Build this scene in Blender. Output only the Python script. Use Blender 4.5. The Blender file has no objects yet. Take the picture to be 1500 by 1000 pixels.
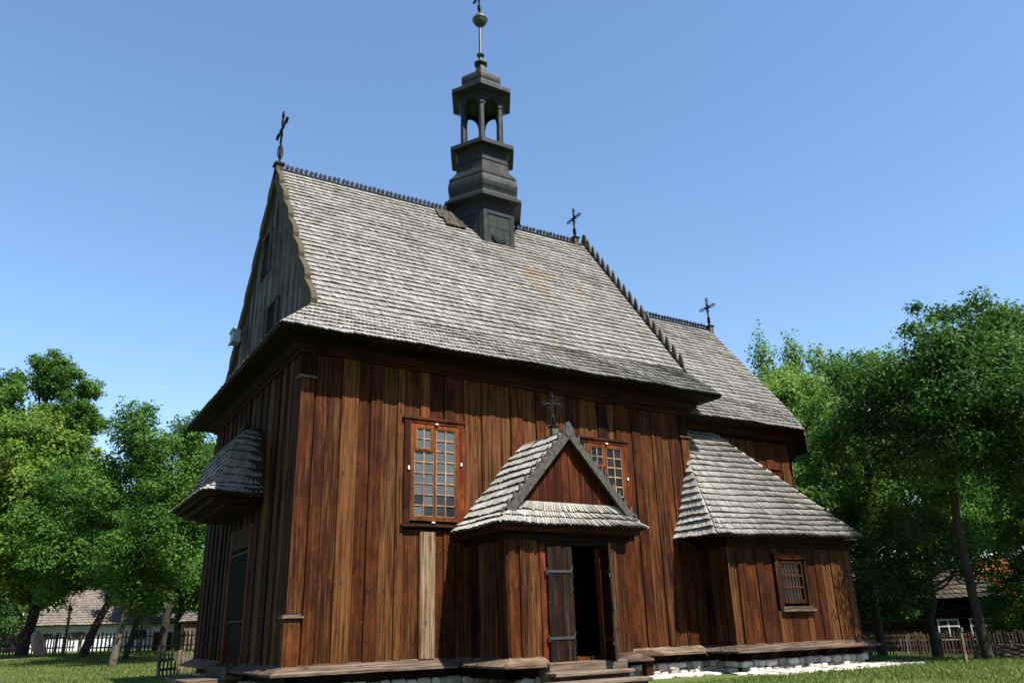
import bpy, math, random
import numpy as np
from mathutils import Vector, Matrix
R = math.radians
random.seed(7); rng = np.random.default_rng(7)
sc = bpy.context.scene
COL = sc.collection

# ------------------------------------------------------------------ camera
cd = bpy.data.cameras.new('camera'); cam = bpy.data.objects.new('camera', cd); COL.objects.link(cam)
cd.sensor_width = 36; cd.lens = 1153.19/1500*36; cd.clip_end = 2000; cd.clip_start = .1
fw = Vector((0.49620278, 0.79891434, 0.33988039)); rt = Vector((0.85439425, -0.51888786, -0.02767402)); up = Vector((-0.15425064, -0.30412378, 0.94006142))
M = Matrix(((rt.x, up.x, -fw.x), (rt.y, up.y, -fw.y), (rt.z, up.z, -fw.z))).to_4x4()
M.translation = Vector((-5.082, -17.475, .66)); cam.matrix_world = M
sc.camera = cam
# ------------------------------------------------------------------ sky, sun, exposure
SUNDIR = Vector((.17, -1, 1.5)).normalized()          # towards the sun
el = math.asin(SUNDIR.z); az = math.atan2(SUNDIR.x, SUNDIR.y)
w = bpy.data.worlds.new('World'); sc.world = w; w.use_nodes = True
wn = w.node_tree.nodes; wl = w.node_tree.links
sky = wn.new('ShaderNodeTexSky'); sky.sky_type = 'NISHITA'; sky.sun_disc = False
sky.sun_elevation = el; sky.sun_rotation = az; sky.air_density = 1.35; sky.dust_density = 0; sky.ozone_density = 6.0
wl.new(sky.outputs[0], wn['Background'].inputs[0]); wn['Background'].inputs[1].default_value = .075
sd = bpy.data.lights.new('sun', 'SUN'); sd.energy = 5.0; sd.angle = R(.53); sd.color = (1, .95, .86)
so = bpy.data.objects.new('sun', sd); COL.objects.link(so); so.rotation_euler = (-SUNDIR).to_track_quat('-Z', 'Y').to_euler()
sc.view_settings.view_transform = 'Standard'; sc.view_settings.look = 'None'
sc.view_settings.exposure = 1.5; sc.view_settings.gamma = 1
sc.cycles.max_bounces = 6; sc.cycles.transparent_max_bounces = 6

# ------------------------------------------------------------------ materials
def newmat(name):
    m = bpy.data.materials.new(name); m.use_nodes = True
    nt = m.node_tree; b = nt.nodes['Principled BSDF']
    return m, nt, b
def N(nt, t, **k):
    n = nt.nodes.new(t)
    for a, v in k.items():
        if a.startswith('i_'): n.inputs[a[2:].replace('_', ' ')].default_value = v
        else: setattr(n, a, v)
    return n
def ramp(nt, fac, stops, interp='LINEAR'):
    r = nt.nodes.new('ShaderNodeValToRGB'); r.color_ramp.interpolation = interp
    e = r.color_ramp.elements
    while len(e) < len(stops): e.new(.5)
    for q, (p, c) in zip(e, stops): q.position = p; q.color = (*c, 1) if len(c) == 3 else c
    nt.links.new(fac, r.inputs[0]); return r.outputs[0]
def mix(nt, fac, a, b, bt='MIX'):
    m = nt.nodes.new('ShaderNodeMix'); m.data_type = 'RGBA'; m.blend_type = bt
    for s, v in ((0, fac), (6, a), (7, b)):
        if hasattr(v, 'links') or hasattr(v, 'is_linked'): nt.links.new(v, m.inputs[s])
        else: m.inputs[s].default_value = v if s == 0 else (*v, 1) if len(v) == 3 else v
    return m.outputs[2]
def math_(nt, op, a, b=None):
    m = nt.nodes.new('ShaderNodeMath'); m.operation = op
    for s, v in ((0, a), (1, b)):
        if v is None: continue
        if hasattr(v, 'is_linked'): nt.links.new(v, m.inputs[s])
        else: m.inputs[s].default_value = v
    return m.outputs[0]
def coords(nt, scale, offs=None):
    tc = nt.nodes.new('ShaderNodeTexCoord'); mp = nt.nodes.new('ShaderNodeMapping')
    mp.inputs['Scale'].default_value = scale
    nt.links.new(tc.outputs['Object'], mp.inputs[0])
    if offs is not None:
        v = nt.nodes.new('ShaderNodeVectorMath'); v.operation = 'ADD'
        nt.links.new(mp.outputs[0], v.inputs[0]); nt.links.new(offs, v.inputs[1]); return v.outputs[0]
    return mp.outputs[0]
def noise(nt, vec, scale=1, detail=4, rough=.6, dist=0.):
    n = nt.nodes.new('ShaderNodeTexNoise'); n.inputs['Scale'].default_value = scale; n.inputs['Detail'].default_value = detail
    n.inputs['Roughness'].default_value = rough; n.inputs['Distortion'].default_value = dist
    nt.links.new(vec, n.inputs['Vector']); return n.outputs['Fac']
def attr(nt):
    a = nt.nodes.new('ShaderNodeAttribute'); a.attribute_name = 'col'
    s = nt.nodes.new('ShaderNodeSeparateColor'); nt.links.new(a.outputs['Color'], s.inputs[0])
    return s.outputs[0], s.outputs[1], s.outputs[2]
def bump(nt, b, h, strength=.4, dist=.02):
    n = nt.nodes.new('ShaderNodeBump'); n.inputs['Strength'].default_value = strength; n.inputs['Distance'].default_value = dist
    nt.links.new(h, n.inputs['Height']); nt.links.new(n.outputs[0], b.inputs['Normal'])

def wood_mat(name, ramp_stops, horiz=False, pale=(.145, .068, .024), pale_amt=.62, stain=.85, rough=.75):
    """weathered plank: r = plank random, g = plank tone 0..1, b = wear 0..1"""
    m, nt, b = newmat(name); L = nt.links
    r, g, wear = attr(nt)
    cmb = nt.nodes.new('ShaderNodeCombineXYZ')
    L.new(math_(nt, 'MULTIPLY', r, 37.), cmb.inputs[0]); L.new(math_(nt, 'MULTIPLY', r, 71.), cmb.inputs[1]); L.new(math_(nt, 'MULTIPLY', r, 53.), cmb.inputs[2])
    o = cmb.outputs[0]
    def sc_(a, c): return (c, a, a) if horiz else (a, a, c)
    base = ramp(nt, g, ramp_stops)
    fine = noise(nt, coords(nt, sc_(85, 1.1), o), 1, 4, .62)
    band = noise(nt, coords(nt, sc_(19, .42), o), 1, 6, .6, .5)
    big = noise(nt, coords(nt, sc_(4.0, 1.1), o), 1, 6, .68, .5)
    wst = noise(nt, coords(nt, sc_(30, .8), o), 1, 6, .66, .3)
    blot = noise(nt, coords(nt, sc_(5.5, 3.4), o), 1, 6, .72, .6)
    scr = noise(nt, coords(nt, sc_(75, 7.), o), 1, 3, .6)
    c = mix(nt, ramp(nt, band, [(.32, (.0,)*3), (.60, (1,)*3)]), mix(nt, 1, base, (.46, .38, .33), 'MULTIPLY'), mix(nt, 1, base, (1.12, 1.05, 1.0), 'MULTIPLY'))
    dk = ramp(nt, big, [(.40, (1,)*3), (.60, (0,)*3)])
    c = mix(nt, math_(nt, 'MULTIPLY', dk, stain), c, mix(nt, 1, c, (.36, .29, .26), 'MULTIPLY'))
    c = mix(nt, math_(nt, 'MULTIPLY', ramp(nt, blot, [(.53, (0,)*3), (.66, (1,)*3)]), .72), c, mix(nt, 1, c, (.25, .22, .22), 'MULTIPLY'))
    c = mix(nt, math_(nt, 'MULTIPLY', ramp(nt, blot, [(.30, (1,)*3), (.42, (0,)*3)]), .45), c, mix(nt, 1, c, (1.55, 1.35, 1.15), 'MULTIPLY'))
    wz = noise(nt, coords(nt, (1.1, 1.1, .55)), 1, 5, .62, .4)      # weathering that crosses board edges
    c = mix(nt, math_(nt, 'MULTIPLY', ramp(nt, wz, [(.50, (0,)*3), (.66, (1,)*3)]), .75), c, mix(nt, 1, c, (.42, .38, .38), 'MULTIPLY'))
    c = mix(nt, math_(nt, 'MULTIPLY', ramp(nt, wz, [(.34, (1,)*3), (.50, (0,)*3)]), .7), c, mix(nt, 1, c, (1.55, 1.55, 1.35), 'MULTIPLY'))
    # bleached streaks where the finish wore off
    pw = math_(nt, 'ADD', wst, math_(nt, 'MULTIPLY', wear, .22))
    c = mix(nt, math_(nt, 'MULTIPLY', ramp(nt, pw, [(.60, (0,)*3), (.80, (1,)*3)]), pale_amt), c, pale)
    c = mix(nt, 1, c, ramp(nt, fine, [(.28, (.45, .42, .40)), (.62, (1.18, 1.16, 1.12))]), 'MULTIPLY')
    c = mix(nt, math_(nt, 'MULTIPLY', ramp(nt, scr, [(.71, (0,)*3), (.78, (1,)*3)]), pale_amt*.8), c, tuple(x*1.25 for x in pale))
    # knots and pale nail heads
    v = nt.nodes.new('ShaderNodeTexVoronoi'); v.inputs['Scale'].default_value = 1
    L.new(coords(nt, sc_(4.2, 1.7), o), v.inputs['Vector'])
    c = mix(nt, ramp(nt, v.outputs['Distance'], [(.05, (.85,)*3), (.16, (0,)*3)]), c, (.012, .006, .004))
    v2 = nt.nodes.new('ShaderNodeTexVoronoi'); v2.inputs['Scale'].default_value = 1
    L.new(coords(nt, (3.6, 3.6, 3.6), o), v2.inputs['Vector'])
    c = mix(nt, ramp(nt, v2.outputs['Distance'], [(.025, (.5,)*3), (.045, (0,)*3)]), c, (.24, .18, .12))
    L.new(c, b.inputs['Base Color'])
    b.inputs['Roughness'].default_value = rough; b.inputs['Specular IOR Level'].default_value = .08
    bump(nt, b, math_(nt, 'ADD', fine, math_(nt, 'MULTIPLY', band, 1.2)), .55, .012)
    return m
BROWN = [(0, (.010, .0034, .0020)), (.3, (.029, .0068, .0022)), (.55, (.055, .0155, .0036)), (.8, (.080, .0242, .0050)), (1, (.084, .031, .0090))]
M_plank = wood_mat('tarred_planks', BROWN)
M_trim = wood_mat('dark_trim_wood', [(0, (.018, .009, .006)), (.5, (.032, .011, .006)), (1, (.15, .034, .009))], pale_amt=.25)
M_trimh = wood_mat('dark_beam_wood', [(0, (.010, .005, .004)), (.5, (.022, .0085, .005)), (1, (.068, .019, .007))], horiz=True, pale_amt=.25)
M_sash = wood_mat('orange_sash_wood', [(0, (.068, .020, .005)), (1, (.155, .050, .013))], pale_amt=.3, stain=.4)
M_ledge = wood_mat('worn_ledge_wood', [(0, (.045, .031, .024)), (1, (.125, .094, .072))], horiz=True, pale=(.20, .17, .14))
M_greyw = wood_mat('grey_weathered_wood', [(0, (.040, .039, .038)), (1, (.13, .12, .108))], pale=(.20, .19, .17), pale_amt=.4)
M_blue = wood_mat('bluish_gable_wood', [(0, (.05, .052, .056)), (1, (.12, .124, .13))], pale=(.19, .195, .2), pale_amt=.5)
M_door = wood_mat('dark_door_wood', [(0, (.0075, .004, .003)), (.6, (.018, .007, .0045)), (1, (.042, .017, .009))], pale=(.085, .062, .048), pale_amt=.3)
M_fence = wood_mat('fence_wood', [(0, (.075, .064, .052)), (1, (.20, .175, .145))], pale=(.28, .26, .23), pale_amt=.4)
M_log = wood_mat('house_log_wood', [(0, (.018, .010, .007)), (1, (.06, .033, .02))], horiz=True, pale_amt=.1)

def shingle_mat(name, stops, lichen=0.):
    m, nt, b = newmat(name); L = nt.links
    r, g, bb = attr(nt)
    big = noise(nt, coords(nt, (.55, .55, .55)), 1, 5, .65)
    st = noise(nt, coords(nt, (70, 5, 5)), 1, 3, .6)
    med = noise(nt, coords(nt, (3.5, 2.2, 2.2)), 1, 4, .65)
    f = math_(nt, 'ADD', math_(nt, 'MULTIPLY', r, .36), math_(nt, 'MULTIPLY', med, .88))
    f = math_(nt, 'ADD', f, math_(nt, 'MULTIPLY', math_(nt, 'SUBTRACT', big, .5), .5))
    f = math_(nt, 'SUBTRACT', f, .14)
    c = ramp(nt, f, stops)
    c = mix(nt, 1, c, ramp(nt, st, [(.25, (.62, .61, .60)), (.65, (1.1, 1.1, 1.1))]), 'MULTIPLY')
    c = mix(nt, ramp(nt, noise(nt, coords(nt, (.9, .45, .45)), 1, 6, .7), [(.52, (0,)*3), (.66, (.55,)*3)]), c, mix(nt, 1, c, (.62, .56, .48), 'MULTIPLY'))   # damp brown patches
    if lichen:
        li = noise(nt, coords(nt, (1.3, 1.3, 1.3)), 1, 6, .75)
        tc = nt.nodes.new('ShaderNodeTexCoord'); ds = nt.nodes.new('ShaderNodeVectorMath'); ds.operation = 'DISTANCE'
        L.new(tc.outputs['Object'], ds.inputs[0]); ds.inputs[1].default_value = (2.4, -2.4, 12.2)      # rusty run-off and lichen below the turret
        nr_ = ramp(nt, math_(nt, 'MULTIPLY', ds.outputs['Value'], .25), [(.1, (.10,)*3), (.75, (0,)*3)])
        pl_ = math_(nt, 'ADD', math_(nt, 'ADD', li, nr_), math_(nt, 'MULTIPLY', math_(nt, 'SUBTRACT', r, .5), .10))
        k = math_(nt, 'MULTIPLY', ramp(nt, pl_, [(.62, (0,)*3), (.70, (1,)*3)]), lichen)
        c = mix(nt, k, c, (.17, .115, .052))
    c = mix(nt, math_(nt, 'MULTIPLY', ramp(nt, g, [(.96, (0,)*3), (.98, (1,)*3)]), .45), c, (.13, .088, .05))
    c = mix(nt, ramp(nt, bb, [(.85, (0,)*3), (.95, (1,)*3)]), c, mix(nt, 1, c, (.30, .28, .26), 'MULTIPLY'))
    L.new(c, b.inputs['Base Color']); b.inputs['Roughness'].default_value = .85; b.inputs['Specular IOR Level'].default_value = .12
    bump(nt, b, st, .4, .008)
    return m
GREY = [(0, (.060, .055, .049)), (.30, (.130, .123, .113)), (.62, (.195, .187, .175)), (1, (.28, .271, .257))]
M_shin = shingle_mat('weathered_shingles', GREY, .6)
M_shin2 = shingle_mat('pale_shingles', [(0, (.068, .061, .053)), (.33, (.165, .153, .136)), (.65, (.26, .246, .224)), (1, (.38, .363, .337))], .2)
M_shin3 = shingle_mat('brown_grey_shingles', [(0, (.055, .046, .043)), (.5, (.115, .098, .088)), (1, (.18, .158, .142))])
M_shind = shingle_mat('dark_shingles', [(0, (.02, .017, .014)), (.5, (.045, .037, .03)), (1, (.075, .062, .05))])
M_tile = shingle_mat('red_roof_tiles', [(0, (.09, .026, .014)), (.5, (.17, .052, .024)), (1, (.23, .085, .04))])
def plain(name, col, rough=.6, metal=0., var=.35, scale=6., spec=.4, col2=None):
    m, nt, b = newmat(name)
    n = noise(nt, coords(nt, (scale,)*3), 1, 5, .65)
    c2 = col2 or tuple(x*(1-var) for x in col)
    c = ramp(nt, n, [(.32, c2), (.68, tuple(min(1, x*(1+var*.4)) for x in col))])
    nt.links.new(c, b.inputs['Base Color']); b.inputs['Roughness'].default_value = rough; b.inputs['Metallic'].default_value = metal
    b.inputs['Specular IOR Level'].default_value = spec
    bump(nt, b, n, .2, .01)
    return m
M_carve = plain('grey_carved_board', (.060, .055, .049), .85, 0, .55, 9, .1, col2=(.026, .023, .020))
M_tin = plain('dark_painted_tin', (.0105, .0122, .0118), .42, 0, .45, 3.2, .5)
def tin_mat():
    m, nt, b = newmat('weathered_dark_sheet_metal'); L = nt.links
    st = noise(nt, coords(nt, (14, 14, .9)), 1, 5, .65); bl = noise(nt, coords(nt, (2.2, 2.2, 2.2)), 1, 5, .65); dn = noise(nt, coords(nt, (3.5, 3.5, 3.5)), 1, 2, .5)
    c = ramp(nt, math_(nt, 'ADD', math_(nt, 'MULTIPLY', st, .5), math_(nt, 'MULTIPLY', bl, .5)), [(.34, (.0042, .0049, .0047)), (.5, (.0075, .0087, .0082)), (.66, (.016, .017, .015))])
    c = mix(nt, ramp(nt, bl, [(.60, (0,)*3), (.72, (.6,)*3)]), c, (.019, .015, .011))
    L.new(c, b.inputs['Base Color']); L.new(ramp(nt, st, [(.3, (.38,)*3), (.7, (.62,)*3)]), b.inputs['Roughness']); b.inputs['Specular IOR Level'].default_value = .22
    bump(nt, b, dn, .35, .05); return m
M_tin = tin_mat()
M_iron = plain('black_wrought_iron', (.0075, .0075, .008), .6, 0., .4, 12, .12)
M_rust = plain('grey_iron_strap', (.035, .034, .035), .6, .3, .5, 20)
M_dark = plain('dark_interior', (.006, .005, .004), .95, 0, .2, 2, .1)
M_deck = plain('dark_roof_deck', (.035, .018, .012), .9, 0, .4, 5, .1)
M_white = plain('white_paint', (.5, .5, .49), .6, 0, .15, 8)
M_box = plain('grey_plastic_box', (.2, .22, .23), .5, 0, .15, 5)
M_wash = plain('whitewashed_wall', (.42, .45, .48), .85, 0, .22, 1.4, .2)
M_purple = plain('purple_paint', (.30, .03, .14), .6)
M_moss = plain('lichened_board', (.036, .033, .029), .85, 0, .4, 3, .1, col2=(.062, .046, .021))
M_copper = plain('green_copper', (.033, .040, .031), .5, .0, .4, 9)
M_mill = plain('pink_millstone', (.34, .22, .17), .9, 0, .3, 9, .2)
M_bark = plain('rough_bark', (.034, .027, .021), .95, 0, .6, 9, .1)
M_barkp = plain('pale_bark', (.085, .070, .052), .95, 0, .5, 9, .1)
def stone_mat():
    m, nt, b = newmat('white_limestone'); r, g, bb = attr(nt)
    n = noise(nt, coords(nt, (5, 5, 5)), 1, 6, .7)
    f = math_(nt, 'ADD', math_(nt, 'MULTIPLY', r, .45), math_(nt, 'MULTIPLY', n, .6))
    c = ramp(nt, f, [(.15, (.075, .062, .048)), (.42, (.235, .212, .18)), (.8, (.46, .43, .385))])
    nt.links.new(c, b.inputs['Base Color']); b.inputs['Roughness'].default_value = .9; b.inputs['Specular IOR Level'].default_value = .2
    bump(nt, b, n, .6, .03); return m
M_stone = stone_mat()
def glass_mat(name, col, rough):
    m, nt, b = newmat(name)
    n = noise(nt, coords(nt, (2.2, 2.2, 1.6)), 1, 3, .6)
    r, g, bb = attr(nt)
    c = mix(nt, math_(nt, 'MULTIPLY', n, .5), col, tuple(x*.5 for x in col))
    c = mix(nt, g, c, (.004, .004, .004))
    nt.links.new(c, b.inputs['Base Color']); b.inputs['Roughness'].default_value = rough; b.inputs['Specular IOR Level'].default_value = .2
    return m
M_glass = glass_mat('sky_grey_window_glass', (.072, .077, .081), .12)  # grey base colour stands in for sky mirrored in the panes
M_glassd = glass_mat('dark_window_glass', (.05, .05, .05), .08)

def leaf_mat(name, lo, hi, yel=None):
    m, nt, b = newmat(name); L = nt.links
    r, g, bb = attr(nt)
    c = ramp(nt, math_(nt, 'ADD', math_(nt, 'MULTIPLY', r, .4), math_(nt, 'MULTIPLY', g, .6)), [(.1, lo), (.9, hi)])
    if yel: c = mix(nt, ramp(nt, bb, [(.80, (0,)*3), (.90, (.8,)*3)]), c, yel)
    L.new(c, b.inputs['Base Color']); b.inputs['Roughness'].default_value = .6; b.inputs['Specular IOR Level'].default_value = .12
    t = nt.nodes.new('ShaderNodeBsdfTranslucent'); L.new(mix(nt, 1, c, (1.25, 1.35, .7), 'MULTIPLY'), t.inputs[0])
    ms = nt.nodes.new('ShaderNodeMixShader'); ms.inputs[0].default_value = .33
    L.new(b.outputs[0], ms.inputs[1]); L.new(t.outputs[0], ms.inputs[2]); L.new(ms.outputs[0], nt.nodes['Material Output'].inputs[0])
    return m
M_leaf = leaf_mat('green_leaves', (.022, .062, .010), (.075, .155, .025))
M_leafd = leaf_mat('dark_green_leaves', (.015, .042, .010), (.055, .120, .024))
M_leafl = leaf_mat('light_green_leaves', (.050, .105, .020), (.125, .21, .042))
M_leafy = leaf_mat('yellowing_leaves', (.045, .095, .014), (.115, .185, .028), (.19, .20, .03))
M_grassb = leaf_mat('grass_blades', (.044, .072, .014), (.110, .145, .036), (.16, .145, .065))
def ground_mat():
    m, nt, b = newmat('lawn'); L = nt.links
    a = noise(nt, coords(nt, (.22, .22, .22)), 1, 6, .6); f = noise(nt, coords(nt, (9, 9, 9)), 1, 5, .7); d = noise(nt, coords(nt, (.6, .6, .6)), 1, 5, .7)
    c = ramp(nt, f, [(.3, (.034, .056, .012)), (.7, (.078, .108, .027))])
    c = mix(nt, ramp(nt, a, [(.45, (0,)*3), (.62, (.55,)*3)]), c, (.095, .096, .036))
    c = mix(nt, ramp(nt, d, [(.58, (0,)*3), (.70, (.8,)*3)]), c, (.13, .108, .07))
    L.new(c, b.inputs['Base Color']); b.inputs['Roughness'].default_value = .95; b.inputs['Specular IOR Level'].default_value = .1
    bump(nt, b, f, .8, .06); return m
M_ground = ground_mat()
M_path = plain('pale_gravel_path', (.30, .275, .225), .95, 0, .3, 8, .1)

# ------------------------------------------------------------------ mesh builder
class MB:
    def __init__(s): s.v = []; s.f = []; s.c = []
    def add(s, vs, fs, col=(.5, .5, .3)):
        o = len(s.v); s.v += [tuple(x) for x in vs]
        for f in fs: s.f.append([o+i for i in f]); s.c.append(col)
    def box(s, x0, x1, y0, y1, z0, z1, col=None):
        s.obox((x0, y0, z0), (x1-x0, 0, 0), (0, y1-y0, 0), (0, 0, z1-z0), col)
    def obox(s, o, a, b, c, col=None):
        o, a, b, c = map(Vector, (o, a, b, c))
        if a.cross(b).dot(c) < 0: a, b = b, a
        vs = [o, o+a, o+a+b, o+b, o+c, o+a+c, o+a+b+c, o+b+c]
        s.add(vs, [(3, 2, 1, 0), (4, 5, 6, 7), (0, 1, 5, 4), (1, 2, 6, 5), (2, 3, 7, 6), (3, 0, 4, 7)], col or (random.random(), random.random(), random.random()*.6))
    def prism(s, poly, ext, col=None):
        """poly: list of 3D points (planar), ext: extrusion vector"""
        n = len(poly); P = [Vector(p) for p in poly]; e = Vector(ext)
        nn = Vector((0, 0, 0))
        for i in range(n): nn += P[i].cross(P[(i+1) % n])
        if nn.dot(e) > 0: P.reverse()
        vs = P+[p+e for p in P]
        fs = [tuple(range(n)), tuple(range(2*n-1, n-1, -1))]+[(i, i+n, (i+1) % n+n, (i+1) % n) for i in range(n)]
        s.add(vs, fs, col or (random.random(), random.random(), random.random()*.6))
    def tube(s, pts, rad, n=6, col=None, cap=True):
        P = [Vector(p) for p in pts]; r = rad if hasattr(rad, '__len__') else [rad]*len(P)
        rings = []; ref = None
        for i, p in enumerate(P):
            t = (P[min(i+1, len(P)-1)]-P[max(i-1, 0)]).normalized()
            if ref is None: ref = Vector((1, 0, 0)) if abs(t.x) < .8 else Vector((0, 1, 0))
            a = (ref-t*ref.dot(t)).normalized(); b = t.cross(a); ref = a
            rings.append([p+(a*math.cos(2*math.pi*k/n)+b*math.sin(2*math.pi*k/n))*r[i] for k in range(n)])
        vs = [v for q in rings for v in q]
        fs = [(i*n+k, i*n+(k+1) % n, (i+1)*n+(k+1) % n, (i+1)*n+k) for i in range(len(P)-1) for k in range(n)]
        if cap: fs += [tuple(range(n-1, -1, -1)), tuple((len(P)-1)*n+k for k in range(n))]
        s.add(vs, fs, col or (random.random(), random.random(), .3))
    def lathe(s, c, prof, n=24, a0=0., col=(.5, .5, .3)):
        vs = [(c[0]+r*math.cos(a0+2*math.pi*k/n), c[1]+r*math.sin(a0+2*math.pi*k/n), z) for r, z in prof for k in range(n)]
        fs = [(i*n+k, i*n+(k+1) % n, (i+1)*n+(k+1) % n, (i+1)*n+k) for i in range(len(prof)-1) for k in range(n)]
        fs += [tuple(range(n-1, -1, -1)), tuple((len(prof)-1)*n+k for k in range(n))]
        s.add(vs, fs, col)
    def build(s, name, mat, parent=None, smooth=False, bevel=0.):
        me = bpy.data.meshes.new(name); off = parent.matrix_world.translation if parent else Vector((0, 0, 0))
        # parents only carry translations: world -> local by their accumulated location
        q = parent; off = Vector((0, 0, 0))
        while q: off = off+Vector(q.location); q = q.parent
        me.from_pydata([(v[0]-off.x, v[1]-off.y, v[2]-off.z) for v in s.v], [], s.f)
        a = me.attributes.new('col', 'FLOAT_COLOR', 'FACE')
        a.data.foreach_set('color', np.array([(c[0], c[1], c[2], 1) for c in s.c], np.float32).ravel())
        me.materials.append(mat)
        if smooth: me.polygons.foreach_set('use_smooth', [True]*len(me.polygons))
        me.update()
        o = bpy.data.objects.new(name, me); COL.objects.link(o); o.parent = parent
        if bevel:
            bv = o.modifiers.new('bevel', 'BEVEL'); bv.width = bevel; bv.segments = 2; bv.limit_method = 'ANGLE'
        return o
def build_split(mb, name, mat, parent, gap=.06, **k):
    """one object per separate piece: islands whose bounding boxes (nearly) touch stay together"""
    par = list(range(len(mb.v)))
    def find(i):
        while par[i] != i: par[i] = par[par[i]]; i = par[i]
        return i
    for f in mb.f:
        for i in f[1:]: par[find(i)] = find(f[0])
    isl = {}
    for j, f in enumerate(mb.f): isl.setdefault(find(f[0]), []).append(j)
    V = np.array(mb.v); G = []
    for fs in isl.values():
        ix = sorted({i for j in fs for i in mb.f[j]}); G.append([fs, V[ix].min(0)-gap/2, V[ix].max(0)+gap/2])
    done = False
    while not done:
        done = True
        for a in range(len(G)):
            for b in range(len(G)-1, a, -1):
                if (G[a][1] <= G[b][2]).all() and (G[b][1] <= G[a][2]).all():
                    G[a] = [G[a][0]+G[b][0], np.minimum(G[a][1], G[b][1]), np.maximum(G[a][2], G[b][2])]; G.pop(b); done = False
    out = []
    for fs, _, _ in G:
        q = MB(); mp = {}
        for j in fs:
            q.f.append([mp.setdefault(i, len(mp)) for i in mb.f[j]]); q.c.append(mb.c[j])
        q.v = [mb.v[i] for i in mp]; out.append(q.build(name, mat, parent, **k))
    return out
def empty(name, loc=(0, 0, 0), parent=None):
    o = bpy.data.objects.new(name, None); o.location = loc; COL.objects.link(o); o.parent = parent; return o
def tag(o, label=None, cat=None, group=None, kind=None):
    if label: o['label'] = label
    if cat: o['category'] = cat
    if group: o['group'] = group
    if kind: o['kind'] = kind
    return o

def widths(L, lo, hi, cuts=()):
    """board edges along 0..L that include the cut positions"""
    b = sorted({0., L, *cuts}); out = [0.]
    for a, c in zip(b[:-1], b[1:]):
        n = max(1, round((c-a)/random.uniform((lo+hi)/2*.92, (lo+hi)/2*1.08)))
        ws = [random.uniform(lo, hi) for _ in range(n)]; s = sum(ws); x = a
        for q in ws[:-1]: x += q/s*(c-a); out.append(x)
        out.append(c)
    return out
def planks(mb, p0, d, L, z0, z1, n, lo=.27, hi=.46, t=(.02, .05), ops=(), tone=None, bot=.03, skip_cuts=()):
    """vertical boards on a wall: p0 start (x, y), d unit direction, n outward normal, z1 number or function of u, ops = openings (u0, u1, za, zb)"""
    d = Vector((*d, 0)); n = Vector((*n, 0)); p0 = Vector((*p0, 0))
    zt = z1 if callable(z1) else (lambda u: z1)
    cuts = [q for o in ops for q in o[:2]]+list(skip_cuts)
    E = widths(L, lo, hi, cuts); flip = 0
    for ua, ub in zip(E[:-1], E[1:]):
        um = (ua+ub)/2; flip ^= 1
        th = t[0 if flip else 1]+random.uniform(-.006, .012)
        g = tone() if tone else random.random(); col = (random.random(), g, random.random())
        segs = [(z0-random.uniform(-bot, bot)*.6, None)]
        for (oa, ob, za, zb) in ops:
            if oa-1e-4 < um < ob+1e-4:
                segs = [(segs[0][0], za), (zb, None)]
        for k, (a, b) in enumerate(segs):
            if k: col = (random.random(), max(0, min(1, g+random.uniform(-.25, .25))), random.random())
            ch = min(.012, (ub-ua)*.2); us = [ua, ua+ch, ub-ch, ub]; os_ = [0, th, th*random.uniform(.85, 1.1), 0]
            vs = [p0+d*u+n*o+Vector((0, 0, a)) for u, o in zip(us, os_)]+[p0+d*u+n*o+Vector((0, 0, b if b is not None else zt(u))) for u, o in zip(us, os_)]
            fs = [(0, 1, 5, 4), (1, 2, 6, 5), (2, 3, 7, 6), (7, 4, 5, 6)[::1], (3, 2, 1, 0)]
            if d.cross(Vector((0, 0, 1))).dot(n) < 0: fs = [f[::-1] for f in fs]
            mb.add(vs, fs, col)
def shingles(mb, bl, br, tl, tr, expo, wd, lift=.055, thick=.045, jit=.014, over=1.25, fan=True, tilt=.8, wave=.010, keep=1.0):
    bl, br, tl, tr = map(Vector, (bl, br, tl, tr))
    n = (br-bl).cross((tl-bl) if (tl-bl).length > 1e-3 else (tr-bl)).normalized()
    H = ((tl+tr)/2-(bl+br)/2).length; rows = max(1, round(H/expo)); ph = random.random()*6
    for r in range(rows):
        s0 = r/rows; s1 = min(1.02, (r+over)/rows)
        A0, B0 = bl.lerp(tl, s0), br.lerp(tr, s0); A1, B1 = bl.lerp(tl, s1), br.lerp(tr, s1)
        Lr = (B0-A0).length
        if Lr < .02: continue
        cnt = max(1, round(Lr/wd)); us = [0]+[(k+random.uniform(-.22, .22))/cnt for k in range(1, cnt)]+[1]
        rowc = random.random()*.25; upv = ((A1+B1)-(A0+B0)).normalized()
        for ua, ub in zip(us[:-1], us[1:]):
            if random.random() > keep: continue
            wv = wave*math.sin(ua*Lr*1.7+r*.9+ph)+wave*.7*math.sin(ua*Lr*4.1+r*2.3)
            j = upv*(random.uniform(-jit, jit)+wv*1.5); l = lift+random.uniform(-.006, .010)+wv*.4
            hi_, lo_ = l+thick*.55*tilt, l-thick*.25*tilt
            pa, pb = A0.lerp(B0, ua)+j, A0.lerp(B0, ub)+j; qa, qb = A1.lerp(B1, ua), A1.lerp(B1, ub)
            vs = [pa+n*hi_, pb+n*lo_, qb+n*.006, qa+n*.014, pa+n*(lo_-thick), pb+n*(lo_-thick), qb-n*.015, qa-n*.015]
            rr, rg_ = min(1, random.random()*.85+rowc), random.random()
            mb.add(vs, [(0, 1, 2, 3), (5, 6, 2, 1), (7, 4, 0, 3)], (rr, rg_, .3))
            mb.add(vs[:2]+vs[4:6], [(2, 3, 1, 0)], (rr, rg_, 1.))      # end grain, darkened further to paint in the shade line under each course
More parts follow.
